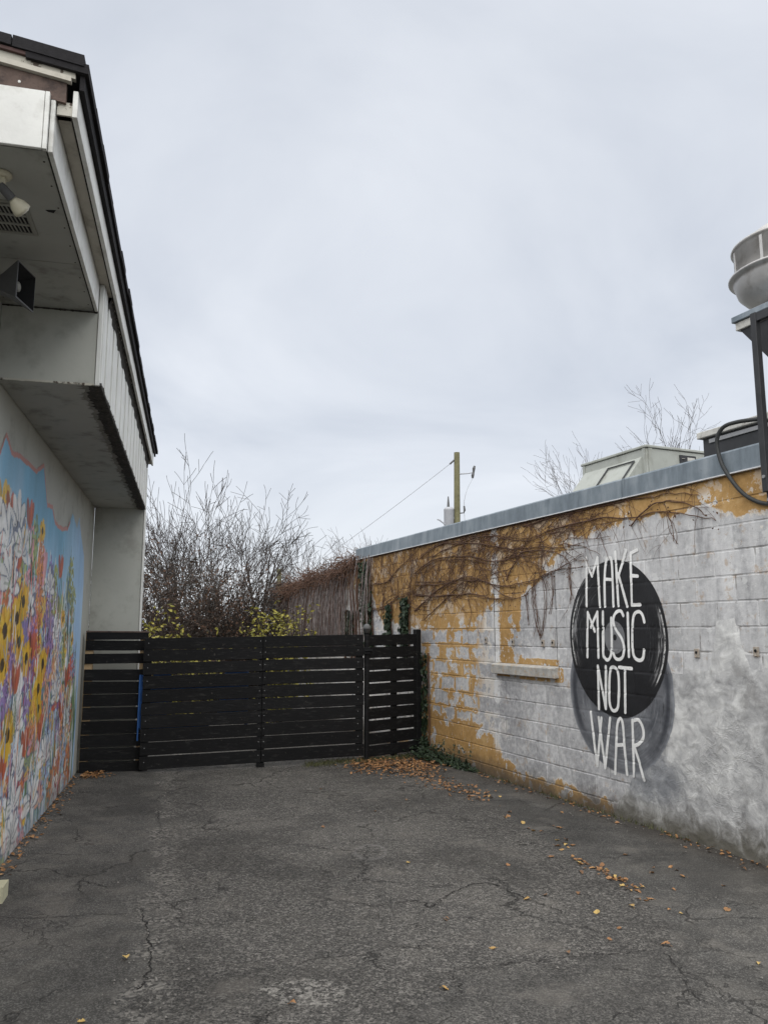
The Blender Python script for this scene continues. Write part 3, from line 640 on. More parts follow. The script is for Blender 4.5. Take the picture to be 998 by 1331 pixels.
M['block'] = m_block('painted_block', True)
M['mortar'] = m_block('painted_mortar', False)
RB = empty('block_building', RW(RS0, 0), R_RZ)
tag(RB, 'low concrete block building with peeling ochre and white paint and metal coping', 'building')
Ro = (RS0, 0, 0)
def rb(name, mat, s0, s1, y0, y1, z0, z1, parent=None, bevel=0.0):
    return MB().box(s0, s1, y0, y1, z0, z1).build(name, M[mat], parent or RB, Ro, bevel=bevel)
Z0, ZP, BL = 0.118, 0.193, 0.3925          # first bed joint, course pitch, block length
JD = 0.0045                                 # joint depth
def stucco_edge(s, z):                      # > 0 inside the parged area
    zt = interp([3.0, 4.2, 4.42, 4.55, 4.72, 4.82, 5.2, 5.45, 5.7, 6.05, 6.3], [1.5, 1.40, 1.44, 1.80, 1.78, 1.42, 1.36, 1.05, 0.55, 0.12, -0.3], s)
    return zt - z + 0.05*fn(s*5, z*5, 3) + 0.025*fn(s*17, z*17, 1)
def block_jit(k, i): return 0.0016*math.sin(k*12.9898+i*78.233)
def joints(s, z):                           # course number, block number, distance to the block's edges
    k = math.floor((z-Z0)/ZP); off = 0.5*BL if k % 2 else 0.0
    i = math.floor((s-off)/BL); fs = (s-off)-i*BL; fz = (z-Z0)-k*ZP
    return k, i, min(fs, BL-fs), min(fz, ZP-fz)
def block_surf(s, z):
    k, i, es, ez = joints(s, z); e = min(es*1.35, ez)-0.0035
    if e <= 0: return -JD*0.75
    return block_jit(k, i)-JD*0.75*(1-sm(0, 0.005, e))
def stucco_surf(s, z):
    e = stucco_edge(s, z)
    if e <= 0: return -0.02
    t = sm(0, 0.22, e)
    w1 = fn(s*2.2, z*2.2, 9); a, b_ = s+0.10*w1, z+0.10*fn(s*2.2, z*2.2, 4)
    r = 1-abs(fn(a*4.6, b_*6.0, 1.7))*2.0; r2 = 1-abs(fn(a*10+2, b_*12, 5.3))*2.0; r3 = fn(a*24, b_*24, 2)
    r4 = 1-abs(fn(a*7+5, b_*9+2, 8.8))*3.0
    return -0.004+0.012*t+t*(0.0045*max(r, 0.0)**5+0.0022*max(r4, 0.0)**4+0.0014*max(r2, 0.0)**3+0.004*fn(a*4, b_*4, 6)+0.0008*r3)
def wall_surf(s, z): return max(block_surf(s, z), stucco_surf(s, z) if s < 6.4 and z < 1.95 else -1)
core = rb('wall_core', 'mortar', 3.2, 12.46, -0.20, -JD, -0.2, 2.83)
rb('wall_core', 'mortar', 12.462, 17.2, -0.22, -0.012, -0.2, 2.60)
bw, bh = BL-0.009, ZP-0.0085
def block_mesh(w):
    return MB().box(-w/2, w/2, -0.06, 0.0, -bh/2, bh/2).mesh('block', M['block'], bevel=0.0055)
full = block_mesh(bw); meshes = {}
cnt = 0
for k in range(-1, 14):
    zc = Z0+ZP*(k+0.5); off = 0.5*BL if k % 2 else 0.0
    i = math.floor((3.7-off)/BL)
    while True:
        a = off+i*BL; i += 1
        if a > 12.42: break
        e = min(a+BL, 12.455)
        if a > 9.95 and zc < 1.35: continue
        if min(stucco_edge(q, zc+0.08) for q in (a, (a+e)/2, e)) > 0.22 and e < 6.3: continue
        ln = e-a
        if ln < 0.06: continue
        if ln > BL-0.001: me = full
        else: me = block_mesh(ln-0.009)
        place(me, 'block', RB, ((a+e)/2-RS0, block_jit(k, i-1), zc)); cnt += 1
# further wall beyond the coping: blocks mostly under the hanging vine
far = MB()
for k in range(4, 13):
    zc = Z0+ZP*(k+0.5); off = 0.5*BL if k % 2 else 0.0
    for i in range(31, 43):
        a = off+i*BL
        if a < 12.47 or a > 16.9: continue
        far.box(a+0.0045, a+BL-0.0045, -0.05, -0.004, zc-bh/2, zc+bh/2)
tag(far.build('block', M['mortar'], RB, Ro), kind='stuff')
# parged render coat
def m_stucco():
    g = G('parged_render'); p = g.pos(); s = g.dot(p, RDv); z = g.nsep(p)[2]
    n1 = g.noise(p, 1.8, 4, 0.6); n2 = g.noise(p, 7, 5, 0.65, 0.6); n3 = g.noise(p, 40, 5, 0.7)
    f = g.ma('ADD', g.ma('MULTIPLY', n1, 0.45), g.ma('MULTIPLY', n2, 0.55))
    c = g.ramp(f, [(0.38, (0.26, 0.26, 0.26)), (0.5, (0.44, 0.44, 0.435)), (0.62, (0.66, 0.66, 0.64))])
    c = g.mix(g.mr(g.noise(g.vadd(p, (4, 1, 8)), 3.2, 5, 0.7), 0.57, 0.68, 0, 0.5), c, (0.23, 0.225, 0.215))
    wz = g.ma('ADD', z, g.ma('MULTIPLY', g.ma('SUBTRACT', n2, 0.5), 0.35))
    c = g.mix(g.mr(wz, 0.02, 0.30, 0.9, 0.0), c, (0.100, 0.092, 0.070))
    # soft blue-grey spray below the record
    dx = g.ma('DIVIDE', g.ma('SUBTRACT', s, 5.55), 0.45); dz = g.ma('DIVIDE', g.ma('SUBTRACT', z, 0.42), 0.24)
    rr = g.ma('ADD', g.ma('MULTIPLY', dx, dx), g.ma('MULTIPLY', dz, dz))
    c = g.mix(g.ma('MULTIPLY', g.mr(g.ma('ADD', rr, g.ma('MULTIPLY', n2, 0.8)), 0.5, 1.7, 1.0, 0.0), 0.55), c, (0.15, 0.165, 0.19))
    rg = g.ma('ABSOLUTE', g.ma('SUBTRACT', g.noise(p, 8, 3, 0.5, 1.6), 0.5)); rg = g.mr(rg, 0.0, 0.07, 1.0, 0.0)
    rg2 = g.mr(g.noise(g.vadd(p, (7, 2, 4)), 1.3, 3), 0.42, 0.6)
    h = g.ma('ADD', g.ma('MULTIPLY', g.ma('MULTIPLY', rg, rg2), 0.18), g.ma('ADD', g.ma('MULTIPLY', n2, 0.7), g.ma('MULTIPLY', n3, 0.3)))
    return g.done(c, 0.85, bump=h, bdist=0.010, spec=0.3)
M['stucco'] = m_stucco()
b = MB(); ds = 0.0125; ns = int((6.35-3.3)/ds); nz_ = int((1.95+0.10)/ds); ids = {}
for j in range(nz_+1):
    for i in range(ns+1):
        s = 3.3+i*ds; z = -0.10+j*ds
        if stucco_edge(s, z) > -0.03: ids[(i, j)] = len(b.v); b.v.append((s, stucco_surf(s, z), z))
for j in range(nz_):
    for i in range(ns):
        q = [(i, j), (i+1, j), (i+1, j+1), (i, j+1)]
        if all(t in ids for t in q): b.f.append(tuple(ids[t] for t in reversed(q)))
b.build('render_coat', M['stucco'], RB, Ro, smooth=True)
# concrete sill of the filled window
M['concrete'] = simple('sill_concrete', (0.42, 0.41, 0.38), 0.9, 0.35, 14, bump=0.006, dirt=(0.50, 0.29, 0.08), dirt_amt=0.45)
MB().hexa([(6.815, -0.02, 1.165), (8.04, -0.02, 1.165), (8.04, 0.062, 1.160), (6.815, 0.062, 1.160), (6.815, -0.02, 1.285), (8.04, -0.02, 1.285), (8.04, 0.066, 1.262), (6.815, 0.066, 1.262)]).build('window_sill', M['concrete'], RB, Ro, bevel=0.006)
for q in (6.83, 8.045): rb('filled_window_joint', 'dark', q, q+0.004, -0.003, 0.0022, 1.29, 2.25)
# small rusty anchor plates
M['rust'] = simple('weathered_plate', (0.36, 0.32, 0.27), 0.8, 0.35, 30, bump=0.003, dirt=(0.22, 0.12, 0.06), dirt_amt=0.6)
for s, z in [(8.235, 1.531), (7.65, 1.511), (7.071, 1.509), (6.893, 1.512), (4.939, 1.457), (4.361, 1.481)]:
    pl = rb('anchor_plate', 'rust', s-0.026, s+0.026, 0.003, 0.012, z-0.036, z+0.036, bevel=0.003)
    MB().tube([(s, 0.014, z+0.006), (s, 0.0165, z+0.006)], 0.012, 10).build('bolt_hole', M['dark'], pl, Ro)
    MB().tube([(s, 0.014, z-0.026), (s, 0.030, z-0.030)], 0.006, 8).build('bolt', M['rust'], pl, Ro)
# metal coping in lengths, with a bright hem
def m_coping():
    g = G('galvanised_coping'); p = g.pos(); s = g.dot(p, RDv); n = g.noise(p, 2.2, 5, 0.6)
    st = g.noise(g.comb(g.ma('MULTIPLY', s, 6.0), g.ma('MULTIPLY', g.nsep(p)[2], 1.2), 0), 1.5, 4, 0.65); n3 = g.noise(p, 25, 5, 0.7)
    c = g.ramp(g.ma('ADD', g.ma('MULTIPLY', n, 0.5), g.ma('MULTIPLY', st, 0.5)), [(0.34, (0.115, 0.14, 0.16)), (0.5, (0.20, 0.235, 0.26)), (0.64, (0.30, 0.335, 0.36))])
    c = g.mix(g.mr(n3, 0.62, 0.75, 0, 0.5), c, (0.13, 0.14, 0.14))
    g.done(c, g.mr(n, 0.3, 0.7, 0.38, 0.55), bump=n, bdist=0.01, metal=0.35)
    return g.m
M['coping'] = m_coping()
M['hem'] = simple('coping_hem', (0.62, 0.63, 0.64), 0.5, 0.12, 20)
cop = [(3.2, 5.713), (5.716, 8.76), (8.763, 11.40), (11.403, 12.44)]
for i, (a, e) in enumerate(cop):
    t = 0.003*(i % 2)
    c_ = MB(); ring = lambda q: [(q, -0.30, 2.86), (q, 0.018+t, 2.832), (q, 0.030+t, 2.826), (q, 0.024+t, 2.990), (q, 0.010, 3.006), (q, -0.30, 2.985)]
    o = c_.prism(ring(e), ring(a)).build('coping', M['coping'], RB, Ro)
    rb('coping_hem', 'hem', a, e, 0.005, 0.040+t, 2.817, 2.826, o)
    rb('coping_seam', 'coping', e-0.035, e-0.002, -0.02, 0.030+t, 2.83, 2.9985, o)
rb('roof_deck', 'asphalt', 3.2, 17.0, -9.0, -0.31, 2.60, 2.72)
rb('back_wall', 'mortar', 12.44, 12.46, -9.0, -0.31, -0.2, 2.85)

# painted record and its lettering
RM = empty('record_mural', RW(5.93, 0.0, 0.0), R_RZ)
tag(RM, 'painted black vinyl record with white words MAKE MUSIC NOT WAR on block wall', 'mural')
RMo = (5.93, 0, 0)
def disc_sheet(name, mat, cs, cz, rs, rz, lift, nr, na, parent, skip=None):
    b = MB()
    for j in range(nr+1):
        q = j/nr
        for a in range(na):
            w = 2*math.pi*a/na; e = 1+(0.006*fn(math.cos(w)*3, math.sin(w)*3, 4) if j == nr else 0)
            s = cs+rs*q*e*math.cos(w); z = cz+rz*q*e*math.sin(w)
            b.v.append((s, wall_surf(s, z)+lift, z))
            if j and not (skip and skip(s, z)):
                b.f.append(((j-1)*na+a, (j-1)*na+(a+1) % na, j*na+(a+1) % na, j*na+a)[::-1])
    return b.build(name, M[mat], parent, RMo, smooth=True)
def m_record(name, kind):
    g = G(name); p = g.pos(); s = g.dot(p, RDv); z = g.nsep(p)[2]
    cs, cz, r0 = (5.93, 1.572, 0.69) if kind == 'rec' else (5.92, 1.09, 0.71)
    a = g.ma('SUBTRACT', s, cs); b_ = g.ma('SUBTRACT', z, cz)
    r = g.ma('DIVIDE', g.ma('SQRT', g.ma('ADD', g.ma('MULTIPLY', a, a), g.ma('MULTIPLY', b_, b_))), r0)
    ang = g.ma('ARCTAN2', b_, a)
    n = g.noise(p, 4, 4, 0.6); n3 = g.noise(p, 30, 5, 0.7)
    br = g.noise(g.comb(g.ma('MULTIPLY', r, 42.0), g.ma('MULTIPLY', ang, 2.6), 0), 1.0, 5, 0.7)       # strokes drawn round the rim
    if kind == 'rec':
        c = g.ramp(n, [(0.3, (0.009, 0.009, 0.010)), (0.7, (0.020, 0.020, 0.022))])
        side = g.mr(g.ma('ABSOLUTE', g.ma('COSINE', g.ma('SUBTRACT', ang, 0.12))), 0.80, 0.99)
        band = g.ma('MULTIPLY', g.mr(g.ma('ABSOLUTE', g.ma('SUBTRACT', r, 0.87)), 0.02, 0.085, 1.0, 0.0), side)
        c = g.mix(g.ma('MULTIPLY', band, g.mr(br, 0.47, 0.62)), c, (0.33, 0.33, 0.33))
        thin = g.ma('MULTIPLY', g.mr(g.ma('ABSOLUTE', g.ma('SUBTRACT', r, 0.925)), 0.004, 0.014, 1.0, 0.0), g.mr(side, 0.1, 0.5))
        c = g.mix(g.ma('MULTIPLY', thin, g.mr(n3, 0.38, 0.55)), c, (0.62, 0.62, 0.60))
        b2 = g.ma('MULTIPLY', g.mr(g.ma('ABSOLUTE', g.ma('SUBTRACT', r, 0.70)), 0.03, 0.13, 1.0, 0.0), g.mr(side, 0.35, 0.9))
        c = g.mix(g.ma('MULTIPLY', b2, g.mr(br, 0.50, 0.68, 0, 0.7)), c, (0.11, 0.112, 0.12))
        up = g.ma('MULTIPLY', g.mr(g.ma('COSINE', g.ma('SUBTRACT', ang, 0.75)), 0.92, 0.99), g.mr(r, 0.55, 0.8)); c = g.mix(g.ma('MULTIPLY', up, g.mr(br, 0.52, 0.66, 0, 0.45)), c, (0.30, 0.30, 0.30))
    else:
        c = g.ramp(g.ma('ADD', g.ma('MULTIPLY', n, 0.6), g.ma('MULTIPLY', br, 0.4)), [(0.36, (0.075, 0.080, 0.090)), (0.5, (0.145, 0.151, 0.164)), (0.62, (0.25, 0.258, 0.272))])
        rim = g.mr(g.ma('ABSOLUTE', g.ma('SUBTRACT', r, 0.90)), 0.01, 0.07, 1.0, 0.0)
        side = g.mr(g.ma('ABSOLUTE', g.ma('COSINE', ang)), 0.55, 0.95)
        c = g.mix(g.ma('MULTIPLY', g.ma('MULTIPLY', rim, side), 0.8), c, (0.030, 0.033, 0.042))
        c = g.mix(g.ma('MULTIPLY', g.mr(g.ma('ABSOLUTE', g.ma('SUBTRACT', r, 0.80)), 0.01, 0.10, 1.0, 0.0), g.ma('MULTIPLY', side, g.mr(br, 0.52, 0.64))), c, (0.022, 0.024, 0.028))
        c = g.mix(g.ma('MULTIPLY', g.mr(g.ma('ABSOLUTE', g.ma('SUBTRACT', r, 0.72)), 0.01, 0.12, 1.0, 0.0), g.mr(br, 0.54, 0.66, 0, 0.6)), c, (0.34, 0.35, 0.37))
        c = g.mix(g.mr(r, 0.965, 1.0, 0, 0.55), c, (0.30, 0.315, 0.345))
    c = g.mix(g.mr(n3, 0.70, 0.76, 0, 0.5), c, (0.30, 0.30, 0.30))
    return g.done(c, 0.55, bump=n3, bdist=0.002)
M['record'] = m_record('record_paint', 'rec'); M['rec_shadow'] = m_record('record_shadow_paint', 'sh')
M['label_grey'] = simple('record_label_paint', (0.17, 0.172, 0.178), 0.6, 0.15, 12)
def m_letters():
    g = G('white_letter_paint'); p = g.pos(); n = g.noise(p, 9, 5, 0.65); n2 = g.noise(p, 45, 5, 0.75)
    c = g.ramp(n, [(0.3, (0.70, 0.70, 0.68)), (0.6, (0.85, 0.85, 0.83))])
    c = g.mix(g.mr(n2, 0.60, 0.68, 0, 0.75), c, (0.22, 0.22, 0.22))
    return g.done(c, 0.7, bump=n2, bdist=0.002)
M['white_paint'] = m_letters()
disc_sheet('second_disc', 'rec_shadow', 5.92, 1.09, 0.712, 0.705, 0.0022, 84, 300, RM, skip=lambda s, z: ((s-5.93)/0.672)**2+((z-1.572)/0.705)**2 < 0.93)
disc_sheet('record', 'record', 5.93, 1.572, 0.676, 0.708, 0.0040, 84, 300, RM)
lab = disc_sheet('record_label', 'label_grey', 5.935, 1.575, 0.142, 0.148, 0.0055, 18, 64, RM)
disc_sheet('spindle_hole', 'dark', 5.93, 1.575, 0.026, 0.028, 0.0062, 3, 20, lab)
LET = {
'M': [[(6.3, 2.33), (6.32, 1.87)], [(6.31, 2.31), (6.22, 2.15), (6.13, 2.32), (6.12, 1.86)]],
'A': [[(6.05, 1.86), (6.04, 2.08), (6.01, 2.26), (5.965, 2.3), (5.925, 2.25), (5.93, 1.86)], [(6.03, 2.11), (5.93, 2.1)]],
'K': [[(5.87, 2.35), (5.86, 1.86)], [(5.72, 2.35), (5.845, 2.12)], [(5.845, 2.15), (5.79, 2.0), (5.74, 1.85)]],
'E': [[(5.58, 2.34), (5.665, 2.32), (5.68, 1.86), (5.57, 1.86)], [(5.67, 2.12), (5.585, 2.11)]],
'M2': [[(6.31, 1.81), (6.34, 1.39)], [(6.31, 1.81), (6.21, 1.63)], [(6.27, 1.67), (6.16, 1.81), (6.17, 1.39)]],
'U': [[(6.08, 1.81), (6.1, 1.45), (6.08, 1.39), (6.04, 1.37), (6.0, 1.4), (5.98, 1.47), (5.965, 1.75)]],
'S': [[(5.8, 1.77), (5.83, 1.81), (5.885, 1.805), (5.93, 1.76), (5.935, 1.7), (5.905, 1.64), (5.84, 1.57), (5.81, 1.49), (5.83, 1.41), (5.88, 1.38), (5.93, 1.39), (5.955, 1.43)]],
'I': [[(5.74, 1.79), (5.75, 1.41)]],
'C': [[(5.53, 1.71), (5.55, 1.77), (5.59, 1.8), (5.65, 1.78), (5.68, 1.7), (5.695, 1.5), (5.68, 1.41), (5.62, 1.38), (5.57, 1.4), (5.55, 1.47)]],
'N': [[(6.195, 0.92), (6.185, 1.31), (6.095, 0.93), (6.07, 1.31)]],
'O': [[(5.965, 1.31), (6.005, 1.29), (6.03, 1.19), (6.04, 1.01), (6.02, 0.94), (5.98, 0.92), (5.93, 0.95), (5.91, 1.04), (5.90, 1.21), (5.92, 1.29), (5.965, 1.31)]],
'T': [[(5.885, 1.31), (5.72, 1.305)], [(5.81, 1.3), (5.83, 0.92)]],
'W': [[(6.32, 0.88), (6.255, 0.4), (6.165, 0.84)], [(6.205, 0.84), (6.14, 0.4), (6.04, 0.85)]],
'A2': [[(6.0, 0.37), (5.975, 0.6), (5.945, 0.8), (5.90, 0.86), (5.87, 0.81), (5.86, 0.62), (5.84, 0.39)], [(5.97, 0.62), (5.86, 0.64)]],
'R': [[(5.74, 0.86), (5.75, 0.39)], [(5.74, 0.855), (5.66, 0.87), (5.61, 0.81), (5.61, 0.73), (5.67, 0.67), (5.74, 0.645)], [(5.73, 0.64), (5.61, 0.38)]]}
SHARP = {'M', 'K', 'E', 'M2', 'N', 'W', 'T', 'I'}
nl = 0
for key, strokes in LET.items():
    b = MB()
    if key in SHARP: strokes = [[a, e] for st in strokes for a, e in zip(st[:-1], st[1:])]
    for si, st in enumerate(strokes):
        if key in SHARP or len(st) == 2:
            pts = []
            for a, e in zip(st[:-1], st[1:]):
                n = max(2, int(math.hypot(e[0]-a[0], e[1]-a[1])/0.008)); pts += [Vector((a[0]+(e[0]-a[0])*k/n, 0, a[1]+(e[1]-a[1])*k/n)) for k in range(n)]
            pts.append(Vector((st[-1][0], 0, st[-1][1])))
        else: pts = spline([(a, 0, z) for a, z in st], 9)
        hw = 0.0155
        # a chain of round-ended stamps gives a brushed stroke with soft corners
        n = len(pts); base = len(b.v); lift = 0.0062+0.0003*si
        def ext(k, d_):
            t = (pts[min(k+1, n-1)]-pts[max(k-1, 0)]).normalized(); nn = Vector((-t.z, 0, t.x)); return t, nn
        rows = []
        for k in range(n):
            t, nn = ext(k, 0); w = hw*(1+0.13*fn(k*0.21, nl*2.3, si)+0.06*fn(k*0.9, nl))
            if k in (0, n-1): continue
            rows.append((pts[k], nn, w))
        t0, n0 = ext(0, 0); t1, n1_ = ext(n-1, 0)
        rows = [(pts[0]-t0*hw*q, n0, hw*math.sqrt(1-q*q)) for q in (0.96, 0.7, 0.35, 0)]+rows+[(pts[-1]+t1*hw*q, n1_, hw*math.sqrt(1-q*q)) for q in (0, 0.35, 0.7, 0.96)]
        for k, (c, nn, w) in enumerate(rows):
            for q in (-1, 0, 1):
                s, z = c.x+nn.x*w*q, c.z+nn.z*w*q
                b.v.append((s, wall_surf(s, z)+lift, z))
            if k:
                i = base+3*k
                b.f += [(i-3, i-2, i+1, i), (i-2, i-1, i+2, i+1)]
    o = b.build('letter', M['white_paint'], RM, RMo); tag(o, 'white painted letter '+key[0]); nl += 1

# ------------------------------------------------------------------ fence, gate
def m_black():
    g = G('black_fence_paint'); p = g.pos(); x, y, z = g.nsep(p)
    q = g.vmul(p, (3, 3, 30)); gr = g.noise(q, 2.5, 4, 0.65); n = g.noise(p, 5, 4, 0.65)
    c = g.ramp(g.ma('ADD', g.ma('MULTIPLY', gr, 0.5), g.ma('MULTIPLY', n, 0.5)), [(0.3, (0.0035, 0.0035, 0.0038)), (0.6, (0.0065, 0.0065, 0.0068)), (0.75, (0.014, 0.0137, 0.0135))])
    c = g.vscale(c, g.ma('ADD', 0.75, g.ma('MULTIPLY', g.rnd(), 0.6)))
    c = g.mix(g.mr(g.noise(g.vmul(p, (1, 1, 5)), 7, 5, 0.75), 0.54, 0.68, 0, 0.7), c, (0.034, 0.033, 0.031))
    c = g.mix(g.mr(g.noise(p, 26, 5, 0.75), 0.65, 0.70, 0, 0.6), c, (0.17, 0.155, 0.13))
    return g.done(c, 0.7, bump=gr, bdist=0.003, spec=0.2)
M['black'] = m_black()
M['rawwood'] = simple('unpainted_wood', (0.42, 0.30, 0.17), 0.85, 0.3, 12, bump=0.003)
M['blue'] = simple('blue_tube_paint', (0.03, 0.11, 0.33), 0.5, 0.2, 10)
M['steel'] = simple('grey_steel', (0.33, 0.33, 0.33), 0.5, 0.2, 14, metal=0.5)
def frame_at(name, A, B, label, cat, group):
    A, B = Vector((A[0], A[1], 0)), Vector((B[0], B[1], 0)); d = (B-A); o = empty(name, (A.x, A.y, 0), math.atan2(d.y, d.x)); tag(o, label, cat, group); return o, d.length
def slat(parent, x0, x1, za0, za1, zb0, zb1, y=0.0, th=0.02, name='slat', mat='black'):     # za: bottom/top at x0, zb: at x1
    j = 0.0015*random.uniform(-1, 1)
    return MB().hexa([(x0, y-th+j, za0), (x1, y-th+j, zb0), (x1, y+j, zb0), (x0, y+j, za0), (x0, y-th+j, za1), (x1, y-th+j, zb1), (x1, y+j, zb1), (x0, y+j, za1)]).build(name, M[mat], parent, bevel=0.002)
# left fixed panel (11 boards)
FL, ln = frame_at('fence_panel', LW(10.16, 0.03), (-2.845, 9.775), 'narrow black board fence panel fixed against the mural wall', 'fence', 'black fence')
rows = [(165, 207), (209, 262), (280, 332), (361, 419), (424, 487), (491, 552), (559, 620), (628, 694), (700, 762), (766, 827), (833, 897)]
for a, e in rows:
    z1 = 1.62*(1-(780+a/3.992-822)/181.0); z0 = 1.62*(1-(780+e/3.992-822)/181.0); w = 0.006*random.uniform(-1, 1)
    slat(FL, 0.0+0.01*random.random(), ln-0.012*random.random(), z0, z1, z0+w, z1+w)
slat(FL, 0.004, ln-0.002, 1.622, 1.640, 1.618, 1.634, y=0.05, th=0.075, name='cap_board', mat='brownwood')
MB().box(0.0, 0.09, 0.004, 0.09, -0.1, 1.618).build('post', M['rawwood'], FL)
MB().box(ln-0.10, ln-0.012, 0.004, 0.09, -0.1, 1.618).build('post', M['rawwood'], FL)
lt = MB().box(ln-0.075, ln+0.012, -0.052, -0.024, 1.02, 1.075).build('latch', M['steel'], FL, bevel=0.008)
MB().tube([(ln-0.05, -0.056, 1.05), (ln-0.05, -0.070, 1.05), (ln+0.03, -0.070, 1.045)], 0.008, 8).build('latch_bolt', M['steel'], lt)
# swinging gate (10 boards, two lengths each)
GA, GB_ = Vector((-2.868, 9.64, 0)), Vector((-0.262, 10.46, 0))
FG, ln = frame_at('gate', GA, GB_, 'wide black gate of horizontal boards sagging between the two fixed panels', 'gate', 'black fence')
xm = ln*0.522
rows = [(200, 256), (261, 315), (325, 382), (390, 453), (461, 521), (528, 585), (591, 652), (658, 718), (725, 787), (795, 855)]
for a, e in rows:
    z1 = 1.545-(a-200)/655*1.509; z0 = 1.545-(e-200)/655*1.509
    t = 0.043/ln; w = 0.004*random.uniform(-1, 1); z0 -= random.uniform(0.001, 0.008); z1 += random.uniform(0.001, 0.006)
    slat(FG, 0.012*random.random(), xm-0.003, z0+w, z1+w, z0+t*xm*0.95, z1+t*xm*0.95)
    slat(FG, xm+0.003, ln-0.01*random.random(), z0+t*xm+0.003, z1+t*xm+0.003, z0+t*ln+w, z1+t*ln+w)
for x, z0, z1 in ((0.015, 0.02, 1.53), (xm-0.045, -0.01, 1.57), (ln-0.10, 0.07, 1.58)):
    slat(FG, x, x+0.09, z0, z1, z0, z1, y=0.042, th=0.038, name='upright')
MB().box(xm-0.045, xm+0.045, -0.028, 0.05, -0.012, 0.040).build('gate_foot', M['black'], FG, bevel=0.003)
for x in (xm-0.032, xm+0.03, 0.06, ln-0.08):
    for a, e in rows:
        z = 1.545-((a+e)/2-200)/655*1.509+0.043/ln*x
        MB().tube([(x, -0.0195, z+0.012), (x, -0.0235, z+0.012)], 0.005, 6).build('screw_head', M['steel'], FG)
BF = MB()
for pts in ([(-0.022, 0.045, 0.36), (-0.022, 0.045, 1.12)], [(0.0, 0.075, 0.955), (1.25, 0.075, 0.975)], [(0.13, 0.075, 1.118), (0.34, 0.075, 1.122)], [(0.98, 0.075, 1.130), (1.25, 0.075, 1.135)],
            [(0.0, 0.075, 0.805), (0.36, 0.075, 0.812)], [(0.92, 0.075, 0.82), (1.25, 0.075, 0.825)], [(0.0, 0.075, 0.655), (0.30, 0.075, 0.66)], [(0.9, 0.075, 0.668), (1.25, 0.075, 0.672)], [(0.0, 0.075, 0.50), (0.8, 0.075, 0.51)], [(1.25, 0.075, 0.50), (1.25, 0.075, 1.135)], [(0.0, 0.075, 0.50), (0.0, 0.075, 1.118)]):
    BF.tube(pts, 0.021 if pts[0][0] > -0.01 else 0.010, 10)
BF.build('blue_tube_frame', M['blue'], FG)
slat(FG, 0.015, 0.11, 1.055, 1.095, 1.055, 1.095, y=0.03, th=0.025, name='raw_wood_block', mat='rawwood')
# post with round cap
PT = empty('gate_post', (-0.222, 10.49, 0)); tag(PT, 'black steel gate post with pale domed cap beside the narrow right panel', 'post', 'black fence')
MB().lathe([(0.034, -0.1), (0.034, 1.62)], 20).build('shaft', M['black'], PT)
MB().lathe([(0.044, 1.615), (0.046, 1.66), (0.052, 1.662), (0.052, 1.675), (0.046, 1.70), (0.030, 1.722), (0.008, 1.732), (0.001, 1.733)], 20).build('cap', simple('dull_cap', (0.09, 0.09, 0.088), 0.5, 0.2, 12), PT, smooth=True)
MB().box(-0.05, 0.05, -0.058, -0.036, 1.34, 1.43).build('hinge_clamp', M['black'], PT, bevel=0.004)
MB().tube([(-0.02, -0.06, 1.385), (0.07, -0.062, 1.39), (0.09, -0.062, 1.36)], 0.011, 8).build('hinge_bolt', M['black'], PT)
# right fixed panel (10 boards)
FR, ln = frame_at('fence_panel', (-0.185, 10.515), RW(9.93, 0.055), 'narrow black board fence panel between gate post and ochre block wall', 'fence', 'black fence')
for k in range(10):
    z1 = 1.585-k*0.1555; z0 = z1-0.137+0.004*random.uniform(-1, 1); w = 0.005*random.uniform(-1, 1)
    slat(FR, -0.05+0.01*random.random(), ln-0.04, z0, z1, z0+w+0.012, z1+w+0.012)
MB().box(ln-0.075, ln-0.0, -0.03, 0.055, -0.1, 1.66).build('post', M['black'], FR, bevel=0.004)
MB().box(0.36, 0.44, 0.004, 0.045, 0.03, 1.56).build('upright', M['black'], FR)

# ------------------------------------------------------------------ things on the left eave
M['ivory'] = simple('ivory_plastic', (0.62, 0.58, 0.44), 0.5, 0.08, 10)
M['horn'] = simple('grey_horn_plastic', (0.10, 0.10, 0.10), 0.55, 0.15, 12)
M['glass'] = simple('lamp_glass', (0.72, 0.68, 0.55), 0.15, 0.05, 5, spec=0.6)
def to_l(pt): return LW(*pt)
FLm = empty('flood_lamp', LW(3.66, 0.330, 3.684), L_RZ); FLm.scale = (0.74, 0.74, 0.74); tag(FLm, 'small ivory floodlight screwed to the underside of the left eave', 'lamp')
MB().lathe([(0.055, -0.002), (0.058, -0.014), (0.050, -0.030), (0.020, -0.034)], 24).build('base', M['ivory'], FLm, smooth=True)
MB().box(-0.022, 0.022, -0.022, 0.022, -0.075, -0.032).build('swivel_block', M['ivory'], FLm, bevel=0.004)
ax = Vector((0.50, -0.62, -0.55)).normalized(); p0 = Vector((0.0, 0.0, -0.088))
MB().tube([p0-ax*0.015, p0+ax*0.015, p0+ax*0.085], [0.026, 0.028, 0.030], 20).build('socket', M['horn'], FLm)
b_ = MB(); b_.tube([p0+ax*q for q in (0.085, 0.10, 0.13, 0.165, 0.180)], [0.022, 0.030, 0.048, 0.056, 0.054], 24); b_.build('bulb', M['ivory'], FLm, smooth=True)
b_ = MB(); b_.tube([p0+ax*q for q in (0.180, 0.188, 0.192)], [0.050, 0.036, 0.008], 24); b_.build('bulb_lens', M['glass'], FLm, smooth=True)
HS = empty('horn_loudspeaker', LW(4.42, 0.003, 3.48), L_RZ); tag(HS, 'dark grey rectangular horn loudspeaker mounted under the left eave', 'loudspeaker')
